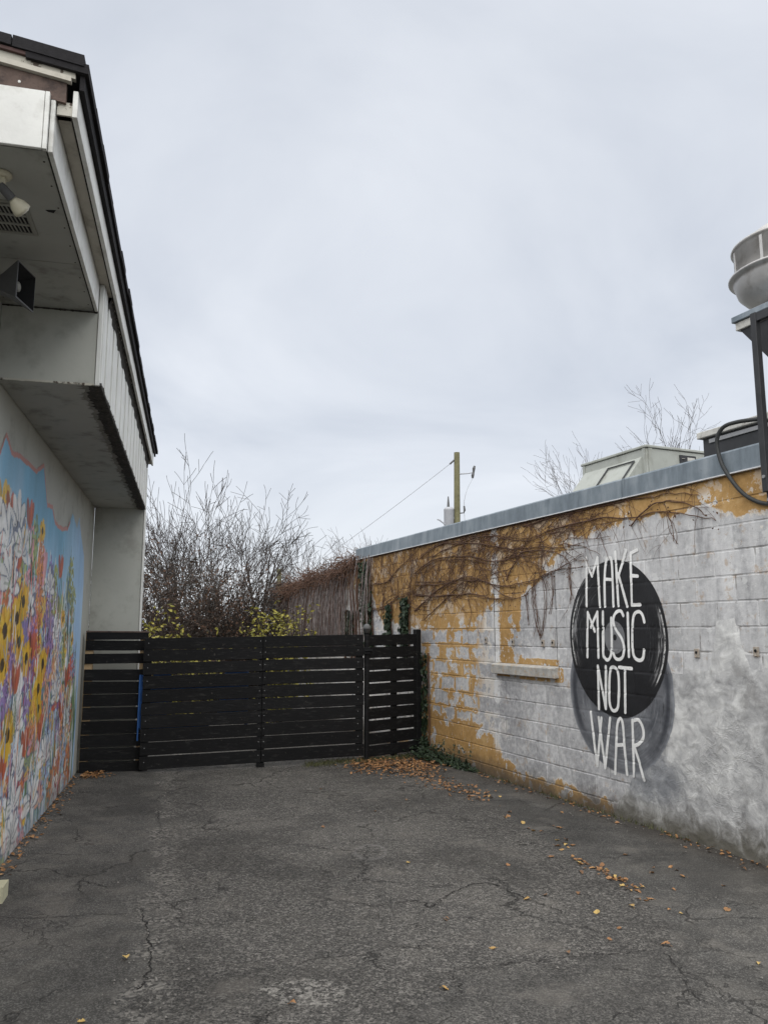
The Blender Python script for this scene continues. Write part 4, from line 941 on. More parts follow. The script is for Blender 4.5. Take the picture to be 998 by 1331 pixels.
def ring_rect(c, ux, hw, hh):   # rectangle centred at c
    uz = Vector((0, 0, 1)); return [tuple(c-ux*hw-uz*hh), tuple(c+ux*hw-uz*hh), tuple(c+ux*hw+uz*hh), tuple(c-ux*hw+uz*hh)]
hd = Vector((-0.24, -0.97, -0.04)).normalized(); hx = Vector((0.97, -0.24, 0)).normalized()
c0 = Vector((0.08, -0.095, 0.01))
hb = MB(); prof = [(0.0, 0.03, 0.03), (0.05, 0.035, 0.035), (0.10, 0.055, 0.05), (0.15, 0.080, 0.076), (0.19, 0.100, 0.097), (0.205, 0.107, 0.104)]
rings = [ring_rect(c0+hd*t, hx, a, h) for t, a, h in prof]; inner = [ring_rect(c0+hd*(t+0.002), hx, a-0.008, h-0.008) for t, a, h in prof[2:]][::-1]
allr = rings+[ring_rect(c0+hd*0.207, hx, 0.1, 0.097)]
for r in allr: hb.v += r
for k in range(len(allr)-1):
    for j in range(4): hb.f.append((4*k+j, 4*k+(j+1) % 4, 4*k+4+(j+1) % 4, 4*k+4+j))
hb.f.append((3, 2, 1, 0)); hi = MB(); hi.v = [v for q in inner for v in q]
for k in range(len(inner)-1):
    for j in range(4): hi.f.append((4*k+j, 4*k+(j+1) % 4, 4*k+4+(j+1) % 4, 4*k+4+j))
hi.f.append(tuple(range(4*len(inner)-4, 4*len(inner)))); hi.build('horn_throat', M['dark'], HS); nL = 4*(len(allr)-1)  # inside coloured near black to stand in for shade deep in the horn
hb.build('horn', M['horn'], HS)
MB().tube([c0+hd*0.10, c0+hd*0.165, c0+hd*0.172], [0.034, 0.028, 0.014], 16).build('driver_plug', M['vent'], HS, smooth=True)
MB().tube([c0-hd*0.09, c0+hd*0.03], 0.055, 20).build('driver', M['horn'], HS)
br = MB(); br.box(0.02, 0.14, -0.012, -0.001, -0.16, -0.06); br.tube([(0.08, -0.01, -0.11), (0.07, -0.06, -0.12), (0.06, -0.085, -0.06)], 0.012, 8)
br.build('bracket', M['horn'], HS)

# ------------------------------------------------------------------ things on the right roof
M['hvac'] = simple('hvac_paint', (0.36, 0.375, 0.34), 0.6, 0.1, 3, dirt=(0.22, 0.22, 0.18), dirt_amt=0.5)
M['darkmetal'] = simple('dark_metal', (0.035, 0.036, 0.038), 0.55, 0.25, 9, spec=0.35)
M['whitecap'] = simple('weathered_white_cap', (0.50, 0.49, 0.45), 0.75, 0.25, 7, dirt=(0.2, 0.19, 0.16), dirt_amt=0.6)
M['fan'] = simple('spun_aluminium', (0.50, 0.49, 0.475), 0.5, 0.12, 4, metal=0.45, dirt=(0.28, 0.26, 0.23), dirt_amt=0.5)
HV = empty('rooftop_air_conditioner', RW(7.55, -1.9, 2.72), R_RZ); tag(HV, 'grey-green rooftop air conditioner with sloping intake hood behind the metal coping', 'air conditioner')
MB().box(0, 1.26, -1.0, 0, 0.0, 1.15).build('cabinet', M['hvac'], HV, bevel=0.008)
MB().box(-0.02, 1.28, -1.02, 0.02, 1.152, 1.185).build('lid', M['hvac'], HV, bevel=0.006)
MB().hexa([(0.06, 0.0, 0.58), (1.18, 0.0, 0.58), (1.18, 0.40, 0.58), (0.06, 0.40, 0.58), (0.06, 0.0, 1.04), (1.18, 0.0, 1.04), (1.18, 0.03, 1.04), (0.06, 0.03, 1.04)]).build('intake_hood', M['hvac'], HV, bevel=0.006)
def hoodpt(x, q): return (x, 0.03+0.37*q+0.012, 1.04-0.46*q+0.010)
fr = MB()
for a, e in ((hoodpt(0.12, .12), hoodpt(0.62, .12)), (hoodpt(0.62, .12), hoodpt(0.62, .9)), (hoodpt(0.12, .12), hoodpt(0.12, .9))): fr.tube([a, e], 0.010, 6)
fr.build('hood_seam', M['darkmetal'], HV)
for x in (0.012, 1.20): MB().box(x, x+0.05, 0.001, 0.010, 0.02, 1.15).build('corner_rib', M['hvac'], HV)
MB().box(-0.010, -0.001, -0.09, -0.03, 0.02, 1.15).build('corner_rib', M['hvac'], HV)
pl = MB().box(-0.014, -0.002, -0.78, -0.52, 1.00, 1.10).build('name_plate', M['darkmetal'], HV)
MB().box(-0.018, -0.0145, -0.76, -0.64, 1.03, 1.075).build('plate_stripe', M['whitecap'], pl)
MB().lathe([(0.022, 0.0), (0.022, 0.004)], 16).build('plate_badge', M['whitecap'], pl).location = (-0.016, -0.57, 1.05)
BC = empty('roof_curb', RW(3.4, -0.64, 2.72), R_RZ); tag(BC, 'low black rooftop box with a weathered white cap at right edge', 'roof curb')
MB().box(0, 1.98, -1.4, 0, 0.0, 0.64).build('side', M['darkmetal'], BC)
MB().box(-0.04, 2.02, -1.44, 0.04, 0.642, 0.70).build('cap', M['whitecap'], BC, bevel=0.006)
MB().box(0.0, 1.90, 0.001, 0.014, 0.585, 0.62).build('flashing', M['steel'], BC)
CN = empty('roof_canopy', RW(3.2, -0.14, 2.72), R_RZ); tag(CN, 'raised black duct enclosure with white and grey edged top under the exhaust fan', 'duct enclosure')
MB().box(0, 1.28, -1.6, 0.0, 1.27, 1.335).build('fascia', M['whitecap'], CN, bevel=0.004)
MB().box(-0.02, 1.30, -1.62, 0.02, 1.337, 1.385).build('metal_edge', M['coping'], CN, bevel=0.004)
MB().hexa([(0, -1.2, 0.98), (1.04, -1.2, 0.98), (1.04, -0.06, 0.98), (0, -0.06, 0.98), (0, -1.58, 1.268), (1.25, -1.58, 1.268), (1.25, -0.02, 1.268), (0, -0.02, 1.268)]).build('tapered_underside', M['darkmetal'], CN)
MB().box(0, 0.97, -1.2, -0.23, 0.0, 0.95).build('duct_body', M['darkmetal'], CN)
EF = empty('exhaust_fan', RW(4.40, -0.72, 4.105), R_RZ); tag(EF, 'round grey metal mushroom exhaust fan standing on the duct enclosure', 'exhaust fan')
MB().lathe([(0.30, 0.0), (0.30, 0.02), (0.25, 0.026), (0.215, 0.12), (0.215, 0.20)], 48).build('neck', M['fan'], EF, smooth=True)
MB().lathe([(0.22, 0.201), (0.28, 0.206), (0.36, 0.245), (0.415, 0.305), (0.44, 0.385), (0.447, 0.412), (0.472, 0.416), (0.482, 0.424), (0.482, 0.437), (0.450, 0.445)], 64).build('bowl', M['fan'], EF, smooth=True)
MB().lathe([(0.428, 0.447), (0.428, 0.665), (0.440, 0.670), (0.450, 0.680), (0.445, 0.695), (0.41, 0.70)], 64).build('wind_band', M['fan'], EF, smooth=True)
MB().lathe([(0.34, 0.701), (0.34, 0.76), (0.32, 0.775), (0.25, 0.83), (0.14, 0.865), (0.001, 0.872)], 48).build('dome', M['fan'], EF, smooth=True)
for q in range(8):
    w = q*math.pi/4+0.2; MB().box(-0.012, 0.012, 0.428, 0.436, 0.45, 0.66).build('band_rib', M['fan'], EF).rotation_euler = (0, 0, w)
SF = empty('steel_post_frame', RW(4.16, 0.0, 2.6), R_RZ); tag(SF, 'black square steel post bolted to block wall at right edge', 'post')
MB().box(-0.065, -0.015, 0.030, 0.078, 0.02, 1.37).build('post', M['darkmetal'], SF, bevel=0.003)
MB().box(-0.060, -0.020, 0.018, 0.045, -0.06, 0.02).build('mount_plate', M['darkmetal'], SF, bevel=0.003)
MB().box(-0.55, -0.066, 0.035, 0.072, 1.30, 1.36).build('top_rail', M['darkmetal'], SF)
MB().box(-0.55, -0.066, 0.038, 0.070, 0.06, 0.11).build('rail', M['darkmetal'], SF)
for x in (-0.22, -0.38, -0.54): MB().box(x, x+0.02, 0.044, 0.064, 0.11, 1.30).build('baluster', M['darkmetal'], SF)
for z in (-0.035, 0.13): MB().tube([(-0.040, 0.044, z), (-0.040, 0.055, z)] if z < 0 else [(-0.040, 0.077, z), (-0.040, 0.086, z)], 0.013, 8).build('bolt', M['steel'], SF)
M['rubber'] = simple('black_rubber', (0.035, 0.037, 0.036), 0.6, 0.2, 20)
cpts = [(4.10, 0.05, 3.165), (4.168, 0.05, 3.172), (4.351, 0.055, 3.194), (4.479, 0.06, 3.183), (4.547, 0.06, 3.101), (4.542, 0.055, 2.977), (4.492, 0.052, 2.846), (4.393, 0.040, 2.692), (4.294, 0.028, 2.600), (4.141, 0.025, 2.537), (3.9, 0.025, 2.52)]
o = MB().tube([RW(s, y, z) for s, y, z in spline(cpts, 8)], 0.0155, 12).build('black_cable', M['rubber'], smooth=True)
tag(o, 'thick black cable looping over the coping down to the block wall', 'cable')

# ------------------------------------------------------------------ plants
def m_bark(name, c, var=0.35):
    return simple(name, c, 0.9, var, 14, bump=0.004)
M['twig'] = m_bark('vine_bark', (0.105, 0.058, 0.038)); M['twig_grey'] = m_bark('grey_vine_bark', (0.24, 0.205, 0.195), 0.6)
M['bark'] = m_bark('tree_bark', (0.042, 0.033, 0.028)); M['bark_far'] = m_bark('far_tree_bark', (0.075, 0.062, 0.056))
M['thicket'] = m_bark('thicket_twig', (0.044, 0.033, 0.026), 0.5); M['deadleaf'] = simple('dead_leaf', (0.075, 0.050, 0.034), 0.8, 0.5, 8); M['rustleaf'] = simple('rusty_leaf', (0.085, 0.045, 0.026), 0.8, 0.5, 8); M['darkleaf'] = simple('dark_dead_leaf', (0.040, 0.033, 0.026), 0.8, 0.5, 8)
def leafmat(name, stops):
    g = G(name); n = g.noise(g.pos(), 9, 3); r = g.noise(g.pos(), 60, 2)
    c = g.ramp(g.ma('ADD', g.ma('MULTIPLY', n, 0.5), g.ma('MULTIPLY', r, 0.5)), stops)
    if name == 'fallen_leaf':
        q = g.rnd(); c = g.mix(g.mr(q, 0.5, 0.95, 0, 0.8), c, (0.50, 0.36, 0.12)); c = g.mix(g.mr(q, 0.0, 0.3, 0.7, 0.0), c, (0.12, 0.07, 0.04))
    return g.done(c, 0.6, spec=0.35)
M['ivy'] = leafmat('ivy_leaf', [(0.35, (0.009, 0.018, 0.009)), (0.55, (0.020, 0.036, 0.016)), (0.7, (0.05, 0.075, 0.028))])
M['yleaf'] = leafmat('yellow_green_leaf', [(0.35, (0.10, 0.11, 0.02)), (0.5, (0.23, 0.21, 0.035)), (0.65, (0.40, 0.32, 0.06))])
M['oleaf'] = leafmat('fallen_leaf', [(0.3, (0.11, 0.055, 0.025)), (0.5, (0.27, 0.135, 0.055)), (0.7, (0.46, 0.27, 0.11))])
M['grass'] = leafmat('grass_blade', [(0.35, (0.045, 0.05, 0.02)), (0.6, (0.10, 0.10, 0.04)), (0.75, (0.18, 0.15, 0.07))])
def add_leaf(b, p, d, n, ln, wd):       # folded 6-point leaf
    d = d.normalized(); a = d.cross(n)
    if a.length < 1e-4: a = Vector((1, 0, 0))
    a.normalize(); n = a.cross(d); i = len(b.v)
    for t, w, h in ((0, 0, 0), (0.35, 0.5, 0.12), (0.72, 0.36, 0.10), (1, 0, -0.08), (0.72, -0.36, 0.10), (0.35, -0.5, 0.12)):
        b.v.append(tuple(p+d*ln*t+a*wd*w+n*wd*h))
    b.f += [(i, i+1, i+2, i+3), (i, i+3, i+4, i+5)]
def rv(r=random): return Vector((r.gauss(0, 1), r.gauss(0, 1), r.gauss(0, 1))).normalized()

# climbing vine on the ochre wall, stems in wall metres (s, z)
VINES = [
[(10.18, 1.92), (9.85, 2.04), (9.49, 2.17), (9.01, 2.27), (8.61, 2.3), (8.28, 2.23), (7.97, 2.16), (7.68, 2.14), (7.4, 2.16), (7.2, 2.17), (7.01, 2.21), (6.74, 2.26), (6.57, 2.31), (6.32, 2.38)],
[(9.85, 1.79), (9.49, 1.94), (9.05, 2.12), (8.74, 2.24), (8.52, 2.25), (8.2, 2.21), (7.83, 2.05), (7.54, 1.99), (7.38, 2.02), (7.21, 2.1), (7.08, 2.18), (6.8, 2.25), (6.33, 2.25)],
[(10.17, 2.29), (9.53, 2.25), (8.91, 2.24), (8.57, 2.19)], [(10.17, 2.14), (9.64, 2.11), (8.92, 2.09), (8.49, 2.08), (8.09, 2.01), (7.79, 2.0), (7.55, 1.98)],
[(10.17, 2.44), (9.63, 2.58), (9.14, 2.59), (8.56, 2.54), (8.15, 2.46), (7.85, 2.43), (7.59, 2.45), (7.52, 2.5), (7.66, 2.56), (7.99, 2.61), (8.26, 2.61), (8.68, 2.59)],
[(10.0, 2.64), (9.37, 2.77), (8.9, 2.74), (8.26, 2.76), (7.87, 2.7), (7.52, 2.63), (7.18, 2.6), (6.87, 2.64), (6.58, 2.62), (6.31, 2.62)],
[(9.63, 2.63), (9.13, 2.7), (8.68, 2.72), (8.18, 2.65), (7.73, 2.56), (7.38, 2.53), (7.03, 2.51), (6.73, 2.48), (6.32, 2.48)],
[(7.75, 2.2), (7.53, 2.41), (7.39, 2.49), (7.0, 2.47), (6.73, 2.41), (6.57, 2.31), (6.6, 2.23)],
[(7.39, 2.77), (6.79, 2.8), (6.3, 2.80), (5.76, 2.80), (5.31, 2.78), (5.08, 2.77), (4.81, 2.71)], [(6.93, 2.67), (6.12, 2.69), (5.61, 2.63), (5.26, 2.64), (4.88, 2.55), (4.65, 2.49)],
[(5.64, 2.56), (5.38, 2.7), (5.14, 2.71), (4.87, 2.63), (4.75, 2.53)],
[(11.8, 1.98), (11.32, 1.98), (10.75, 2.12), (10.23, 2.18), (9.68, 2.29)], [(11.67, 2.38), (11.15, 2.38), (10.83, 2.51), (10.37, 2.66), (10.01, 2.79)],
[(11.32, 1.9), (11.15, 2.09), (10.75, 2.15)], [(10.64, 2.02), (10.37, 2.0), (10.12, 1.95), (9.69, 1.91)], [(10.16, 2.15), (9.69, 2.11)]]
HANG = [[(7.04, 2.19), (7.02, 2.02), (7.02, 1.84), (7.08, 1.58)], [(7.2, 2.17), (7.18, 1.95), (7.14, 1.77), (7.09, 1.56)], [(6.86, 2.22), (6.86, 2.01), (6.94, 1.8)],
        [(7.24, 2.1), (7.22, 1.84), (7.11, 1.58)], [(7.03, 2.5), (7.04, 2.33), (7.06, 2.23)], [(5.18, 2.62), (5.13, 2.5), (5.12, 2.37)], [(6.55, 2.30), (6.56, 2.1), (6.55, 1.93)], [(7.33, 2.05), (7.36, 1.9), (7.31, 1.7)]]
VN = empty('climbing_vine', RW(9.9, 0.02, 0.0), R_RZ); tag(VN, 'leafless brown climbing vine spreading across the ochre upper wall', 'vine')
Vo = (9.9, 0.02, 0)
rr = random.Random(3)
stems, twigs = MB(), MB()
def wpath(pts, y0=0.012, jit=0.014):
    P = spline([(s, 0, z) for s, z in pts], 7); out = []
    ph = rr.uniform(0, 100)
    for k, p in enumerate(P):
        out.append((p.x+jit*fn(k*0.33, ph), y0+0.018*abs(fn(k*0.17, ph, 4)), min(2.812, p.z+jit*fn(k*0.41, ph, 8))))
    return out
nodes = []
for v_ in VINES:
    for c in range(2 if v_[0][0] > 9.9 else 1):
        off = (0, 0) if c == 0 else (rr.uniform(-0.06, 0.06), rr.uniform(-0.05, 0.05))
        P = wpath([(a+off[0], z+off[1]) for a, z in v_]); n = len(P); r0 = 0.0075 if c == 0 else 0.005
        stems.tube(P, [r0*(1-0.62*k/n)*(1+0.25*fn(k*0.9)) for k in range(n)], 5)
        nodes += P
def grow(s, z, ang, ln, r, depth=0):
    P = [(s, 0.012, z)]; n = max(3, int(ln/0.035)); ph = rr.uniform(0, 100)
    for k in range(n):
        ang += 0.30*fn(k*0.35, ph)+rr.gauss(0, 0.05)
        s += math.cos(ang)*0.035; z += math.sin(ang)*0.035
        if z > 2.81: z = 2.81; ang = ang*0.5+(math.pi if math.cos(ang) < 0 else 0)*0.5
        P.append((s+rr.gauss(0, 0.002), 0.010+0.016*abs(fn(k*0.3, ph, 7)), z))
        if depth < 2 and rr.random() < 0.13: grow(s, z, ang+rr.choice((-1, 1))*rr.uniform(0.4, 1.0), ln*rr.uniform(0.3, 0.6), r*0.7, depth+1)
    twigs.tube(P, [r*(1-0.55*k/n) for k in range(len(P))], 4, cap=False)
# steep parallel shoots under the coping: dense to the left, thinning towards the record
for k in range(330):
    s = 6.6+5.6*rr.random()**0.75; z = rr.uniform(1.75, 2.65)
    low = interp([6.6, 7.3, 8.0, 8.7, 9.4, 10.2, 12.2], [2.45, 2.25, 2.15, 2.05, 1.8, 1.6, 1.5], s)
    if z < low: continue
    grow(s, z, math.radians(rr.choice((118, 126, 112, 60)) + rr.gauss(0, 14)), rr.uniform(0.25, 0.85), rr.uniform(0.0018, 0.0031))
for k in range(150):
    q = rr.choice(nodes); grow(q[0], q[2], rr.uniform(0, 6.28), rr.uniform(0.15, 0.5), rr.uniform(0.0018, 0.0035), 1)
for k in range(60):      # running shoots to the right
    s = rr.uniform(6.6, 9.5); z = rr.uniform(interp([6.6, 8, 9.5], [2.5, 2.3, 1.9], s), 2.75); grow(s, z, math.radians(180+rr.gauss(-12, 16)), rr.uniform(0.4, 1.0), rr.uniform(0.003, 0.005))
for h in HANG:
    for c in range(3):
        P = wpath([(a+rr.gauss(0, 0.04*(c > 0)), z+rr.gauss(0, 0.02*c)) for a, z in h], 0.008, 0.010); twigs.tube(P, 0.0024 if c else 0.0032, 4, cap=False)
for k in range(26):
    s = rr.uniform(4.75, 7.3); q = min(nodes, key=lambda t: abs(t[0]-s)+rr.random()*0.2); grow(q[0], q[2], math.radians(-90+rr.gauss(0, 22)), rr.uniform(0.1, 0.5), 0.0017, 1)
rem = MB()
for k in range(520):
    q = rr.choice(nodes); add_leaf(rem, Vector((q[0]+rr.gauss(0, 0.05), q[1]+0.01, min(2.80, q[2]+rr.gauss(0, 0.05)))), Vector((rr.gauss(0, 1), 0.2, rr.gauss(-0.5, 0.7))), Vector((rr.gauss(0, .5), 1, rr.gauss(0, .5))), rr.uniform(0.012, 0.032), rr.uniform(0.008, 0.02))
tag(rem.build('dead_leaf', M['rustleaf'], VN, Vo), kind='stuff'); stems.build('stem', M['twig'], VN, Vo); tag(twigs.build('twig', M['twig'], VN, Vo), kind='stuff')
# hanging curtain of old stems on the far stretch of wall
VC = empty('hanging_vine', RW(14.4, 0.02, 0.0), R_RZ); tag(VC, 'dense grey-brown curtain of dead vine hanging over the far wall', 'vine')
cur = MB(); mat_ = MB(); cur2 = MB()
for k in range(620):
    s = rr.uniform(11.7, 17.0); top = interp([11.7, 12.4, 13.4, 16.25, 17.0], [2.86, 2.86, 2.74, 2.60, 2.52], s)+rr.uniform(-0.10, 0.03)
    if s < 12.9 and rr.random() < 0.72: continue
    P = []; ph = rr.uniform(0, 99); z = top; q = s; n = 15
    y = 0.02+0.10*rr.random()
    for j in range(n):
        P.append((q, y*(0.6+0.5*math.sin(j/n*3.0)), z)); z -= (top-1.2)/n*rr.uniform(0.9, 1.1); q += 0.07*fn(j*0.4, ph)+0.012
    (cur if rr.random() < 0.72 else cur2).tube(P, [rr.uniform(0.0025, 0.0065)]*n, 4, cap=False)
for s in (12.32, 12.50, 12.62, 12.95):
    cur2.tube([(s+0.05*fn(j*0.4, s*9), 0.03+0.03*math.sin(j*0.5), 2.88-1.7*j/12) for j in range(13)], 0.018, 6)
for k in range(1300):     # tangled thatch along the top
    s = rr.uniform(12.35, 17.0); top = interp([11.7, 12.4, 13.4, 16.25, 17.0], [2.92, 2.88, 2.76, 2.62, 2.54], s)
    p = Vector((s, rr.uniform(-0.12, 0.16), top+rr.gauss(-0.08, 0.09))); P = [p]; d = rv(rr); d.z *= 0.4
    for j in range(6): d = (d+rv(rr)*0.5); d.z -= 0.12; d.normalize(); p = p+d*0.05; P.append(p)
    mat_.tube(P, rr.uniform(0.003, 0.006), 4, cap=False)
tag(cur.build('hanging_stem', M['twig_grey'], VC, (14.4, 0.02, 0)), kind='stuff'); tag(cur2.build('hanging_stem', M['twig'], VC, (14.4, 0.02, 0)), kind='stuff'); tag(mat_.build('thatch', M['twig'], VC, (14.4, 0.02, 0)), kind='stuff')
# ivy
def ivy(name, label, s0, s1, z0, z1, n, lean=0.0, yout=0.10):
    o = empty(name, RW((s0+s1)/2, 0.02, max(0, z0)), R_RZ); tag(o, label, 'ivy', 'green ivy'); off = ((s0+s1)/2, 0.02, max(0, z0)); b = MB(); st = MB()
    for k in range(n):
        t = rr.random(); z = z0+(z1-z0)*t; w = (s1-s0)/2*(0.55+0.5*abs(fn(t*6, s0)))
        s = (s0+s1)/2+lean*t+w*rr.uniform(-1, 1)
        p = Vector((s, 0.02+yout*rr.random()*(0.4+0.6*abs(fn(s*6, z*6))), z)); nn = Vector((rr.gauss(0, .4), 1, rr.gauss(0.3, .4)))
        add_leaf(b, p, Vector((rr.gauss(0, 0.6), 0.1, -1+rr.gauss(0, 0.5))), nn, rr.uniform(0.045, 0.085), rr.uniform(0.04, 0.075))
    for k in range(6):
        q = rr.uniform(s0, s1); st.tube([(q+lean*j/8+0.04*fn(j*0.5, k), 0.02, z0+(z1-z0)*j/8) for j in range(9)], 0.006, 5)
    tag(b.build('foliage', M['ivy'], o, off), kind='stuff'); st.build('stem', M['twig'], o, off)
ivy('ivy', 'strip of dark green ivy on the pale far wall by the coping end', 11.55, 12.05, 1.30, 2.78, 900, 0.25)
ivy('ivy', 'dark green ivy column on the ochre wall just above the narrow fence panel', 10.30, 10.62, 1.30, 2.12, 480)
ivy('ivy', 'thin ivy sprig between the two larger ivy columns', 10.95, 11.15, 1.35, 2.05, 200)
ivy('ivy', 'pale ivy clump low on the far wall beside the hanging vine', 12.5, 12.95, 1.30, 2.0, 330)
ivy('ivy', 'dark ivy creeping around the post where fence meets block wall', 9.70, 9.98, 0.0, 1.35, 230, 0.02, 0.08)
# ivy mound and weeds on the ground by the fence corner
wd = empty('weed_clump', RW(9.45, 0.15, 0)); tag(wd, 'dark green weed clump at the foot of the ochre wall by the fence', 'weeds')
b = MB(); bo = RW(9.45, 0.15, 0)
for k in range(700):
    s = rr.uniform(8.45, 9.95); t = (s-8.45)/1.5; h = 0.30*t**1.5*rr.random()+0.02+0.15*max(0, fn(s*5))*rr.random(); y = rr.uniform(0.01, 0.10+0.24*t)
    p = RW(s, y, h*max(0.15, 1-y*2.2)); add_leaf(b, p, Vector((rr.gauss(0, 1), rr.gauss(0, 1), rr.gauss(0.1, 0.6))), Vector((rr.gauss(0, .5), -0.4, 1)), rr.uniform(0.03, 0.075), rr.uniform(0.02, 0.05))
for k in range(14):
    s = rr.uniform(8.6, 9.6); p = RW(s, 0.06, 0); q = p+Vector((rr.gauss(0, 0.05), rr.gauss(0, 0.05), rr.uniform(0.12, 0.34)))
    for j in range(12): add_leaf(b, p.lerp(q, j/12), rv(rr), Vector((0, -0.3, 1)), 0.045, 0.022)
b.build('foliage', M['ivy'], wd, bo)
gr = MB()
for k in range(2000):
    if rr.random() < 0.78: c = Vector((-0.95, 10.22, 0)).lerp(Vector((0.35, 10.80, 0)), rr.random())+Vector((rr.gauss(0, 0.05), rr.gauss(-0.02, 0.09), 0))
    else: c = RW(rr.uniform(5.0, 9.6), abs(rr.gauss(0, 0.035))+0.01)
    c.z = gz(c.x, c.y); t = c+Vector((rr.gauss(0, 0.02), rr.gauss(0, 0.02), rr.uniform(0.015, 0.06))); a = Vector((rr.gauss(0, 1), rr.gauss(0, 1), 0)).normalized()*0.004
    gr.poly([tuple(c-a), tuple(c+a), tuple(t)])
tag(gr.build('grass', M['grass']), 'thin grass and moss along the fence and wall foot', 'grass', kind='stuff')

# ------------------------------------------------------------------ bare trees
def tree(name, label, base, height, width, seed, lens, kids, angs, stems_n=1, mat='bark', r0=0.07, fork=0.35, group='bare trees', tw=1.0, wig=0.07, up=0.02):
    # lens: branch length per level as a share of the height; kids and angs: forks per level and their spread
    R_ = random.Random(seed); o = empty(name, base); tag(o, label, 'tree', group)
    tr, cr = MB(), MB()
    def br(p, d, r, lv):
        ln = height*lens[lv]*R_.uniform(0.7, 1.2); n = (6, 7, 6, 5, 4, 3)[lv]; P = [p.copy()]; rad = [r]; q = p.copy(); dd = d.copy(); bend = rv(R_)*wig*0.6
        for k in range(n):
            dd = (dd+rv(R_)*wig*(1.0+0.3*lv)+bend+Vector((0, 0, up))).normalized(); q = q+dd*(ln/n); P.append(q.copy()); rad.append(max(0.0032*tw, r*(1-0.55*(k+1)/n)))
        (tr if lv == 0 else cr).tube(P, rad, 7 if lv == 0 else (5 if lv < 2 else 3), cap=lv == 0)
        if lv >= len(lens)-1: return
        m = kids[lv]+R_.randint(-1, 1)
        for k in range(m):
            t = (R_.uniform(0.75, 1.0) if lv == 0 else R_.uniform(0.25, 1.0)) if k else 1.0; i = min(n, max(1, round(t*n)))
            a = R_.uniform(*angs[lv])*(1.0 if k else 0.4); ax_ = rv(R_); nd = (dd*math.cos(a)+(ax_-dd*ax_.dot(dd)).normalized()*math.sin(a)).normalized()
            br(P[i], nd, rad[i]*R_.uniform(0.5, 0.78), lv+1)
    for k in range(stems_n):
        a = (k+R_.uniform(-0.3, 0.3))*6.283/stems_n; f = fork*R_.uniform(0.6, 1.3) if stems_n > 1 else 0.04
        br(Vector((R_.gauss(0, 0.06), R_.gauss(0, 0.06), -0.05)), Vector((math.cos(a)*f, math.sin(a)*f, 1)).normalized(), r0*R_.uniform(0.75, 1.1), 0)
    va = np.array(cr.v); k = height/np.percentile(va[:, 2], 99.5); lo, hi = np.percentile(va[:, 0], (2, 98)); kx = min(1.4*k, max(0.7*k, width/(hi-lo))); cx = (lo+hi)/2*kx
    for m_ in (tr, cr): m_.v = [(x*kx-cx*min(1.0, max(0.0, z*k/(0.5*height))), y*kx, z*k) for x, y, z in m_.v]
    tr.build('trunk', M[mat], o); cr.build('crown', M[mat], o)
    return o
A1 = ((0.3, 0.85), (0.3, 0.7), (0.35, 0.8), (0.4, 0.9))
tree('bare_tree', 'broad many-stemmed bare tree close behind the left building', (-5.25, 20, 0), 5.7, 4.0, 12, (0.30, 0.40, 0.26, 0.15, 0.09), (5, 5, 4, 3), A1, 3, r0=0.10, fork=0.25, tw=2.1)
tree('bare_tree', 'bare twiggy tree filling the gap right of the left eave', (-4.6, 24, 0), 5.0, 3.4, 24, (0.30, 0.38, 0.26, 0.15, 0.09), (5, 5, 4, 3), A1, 2, r0=0.10, fork=0.25, tw=2.3)
tree('bare_tree', 'tall slender forked bare tree above the middle of the gate', (-4.15, 28, 0), 6.6, 2.9, 37, (0.42, 0.34, 0.22, 0.14, 0.085), (3, 4, 4, 3), ((0.12, 0.4), (0.3, 0.75), (0.35, 0.85), (0.4, 0.9)), 2, r0=0.16, fork=0.12, tw=2.5)
tree('bare_tree', 'small round bare tree beyond the hanging vine curtain', (-5.5, 60, 0), 8.9, 5.6, 49, (0.30, 0.32, 0.24, 0.16, 0.10), (6, 5, 5, 3), A1, 1, 'bark', r0=0.32, tw=4.6)
tree('bare_tree', 'faint small bare tree peeping over the coping end', (-1.6, 62, 0), 9.5, 5.0, 55, (0.34, 0.32, 0.24, 0.15, 0.09), (5, 5, 4, 3), A1, 1, 'bark_far', r0=0.22, tw=3.6)
tree('bare_tree', 'thin bare tree left of the rooftop air conditioner', (12.3, 50, 0), 14.2, 5.2, 67, (0.50, 0.30, 0.20, 0.12, 0.07), (4, 4, 4, 3), ((0.15, 0.5), (0.3, 0.65), (0.35, 0.8), (0.4, 0.9)), 1, 'bark_far', r0=0.20, tw=3.4)
tree('bare_tree', 'taller bare tree rising behind the rooftop air conditioner', (18.0, 50, 0), 17.0, 5.4, 91, (0.54, 0.28, 0.18, 0.10, 0.06), (4, 4, 4, 3), ((0.12, 0.45), (0.25, 0.6), (0.35, 0.8), (0.4, 0.9)), 1, 'bark_far', r0=0.22, tw=3.4)
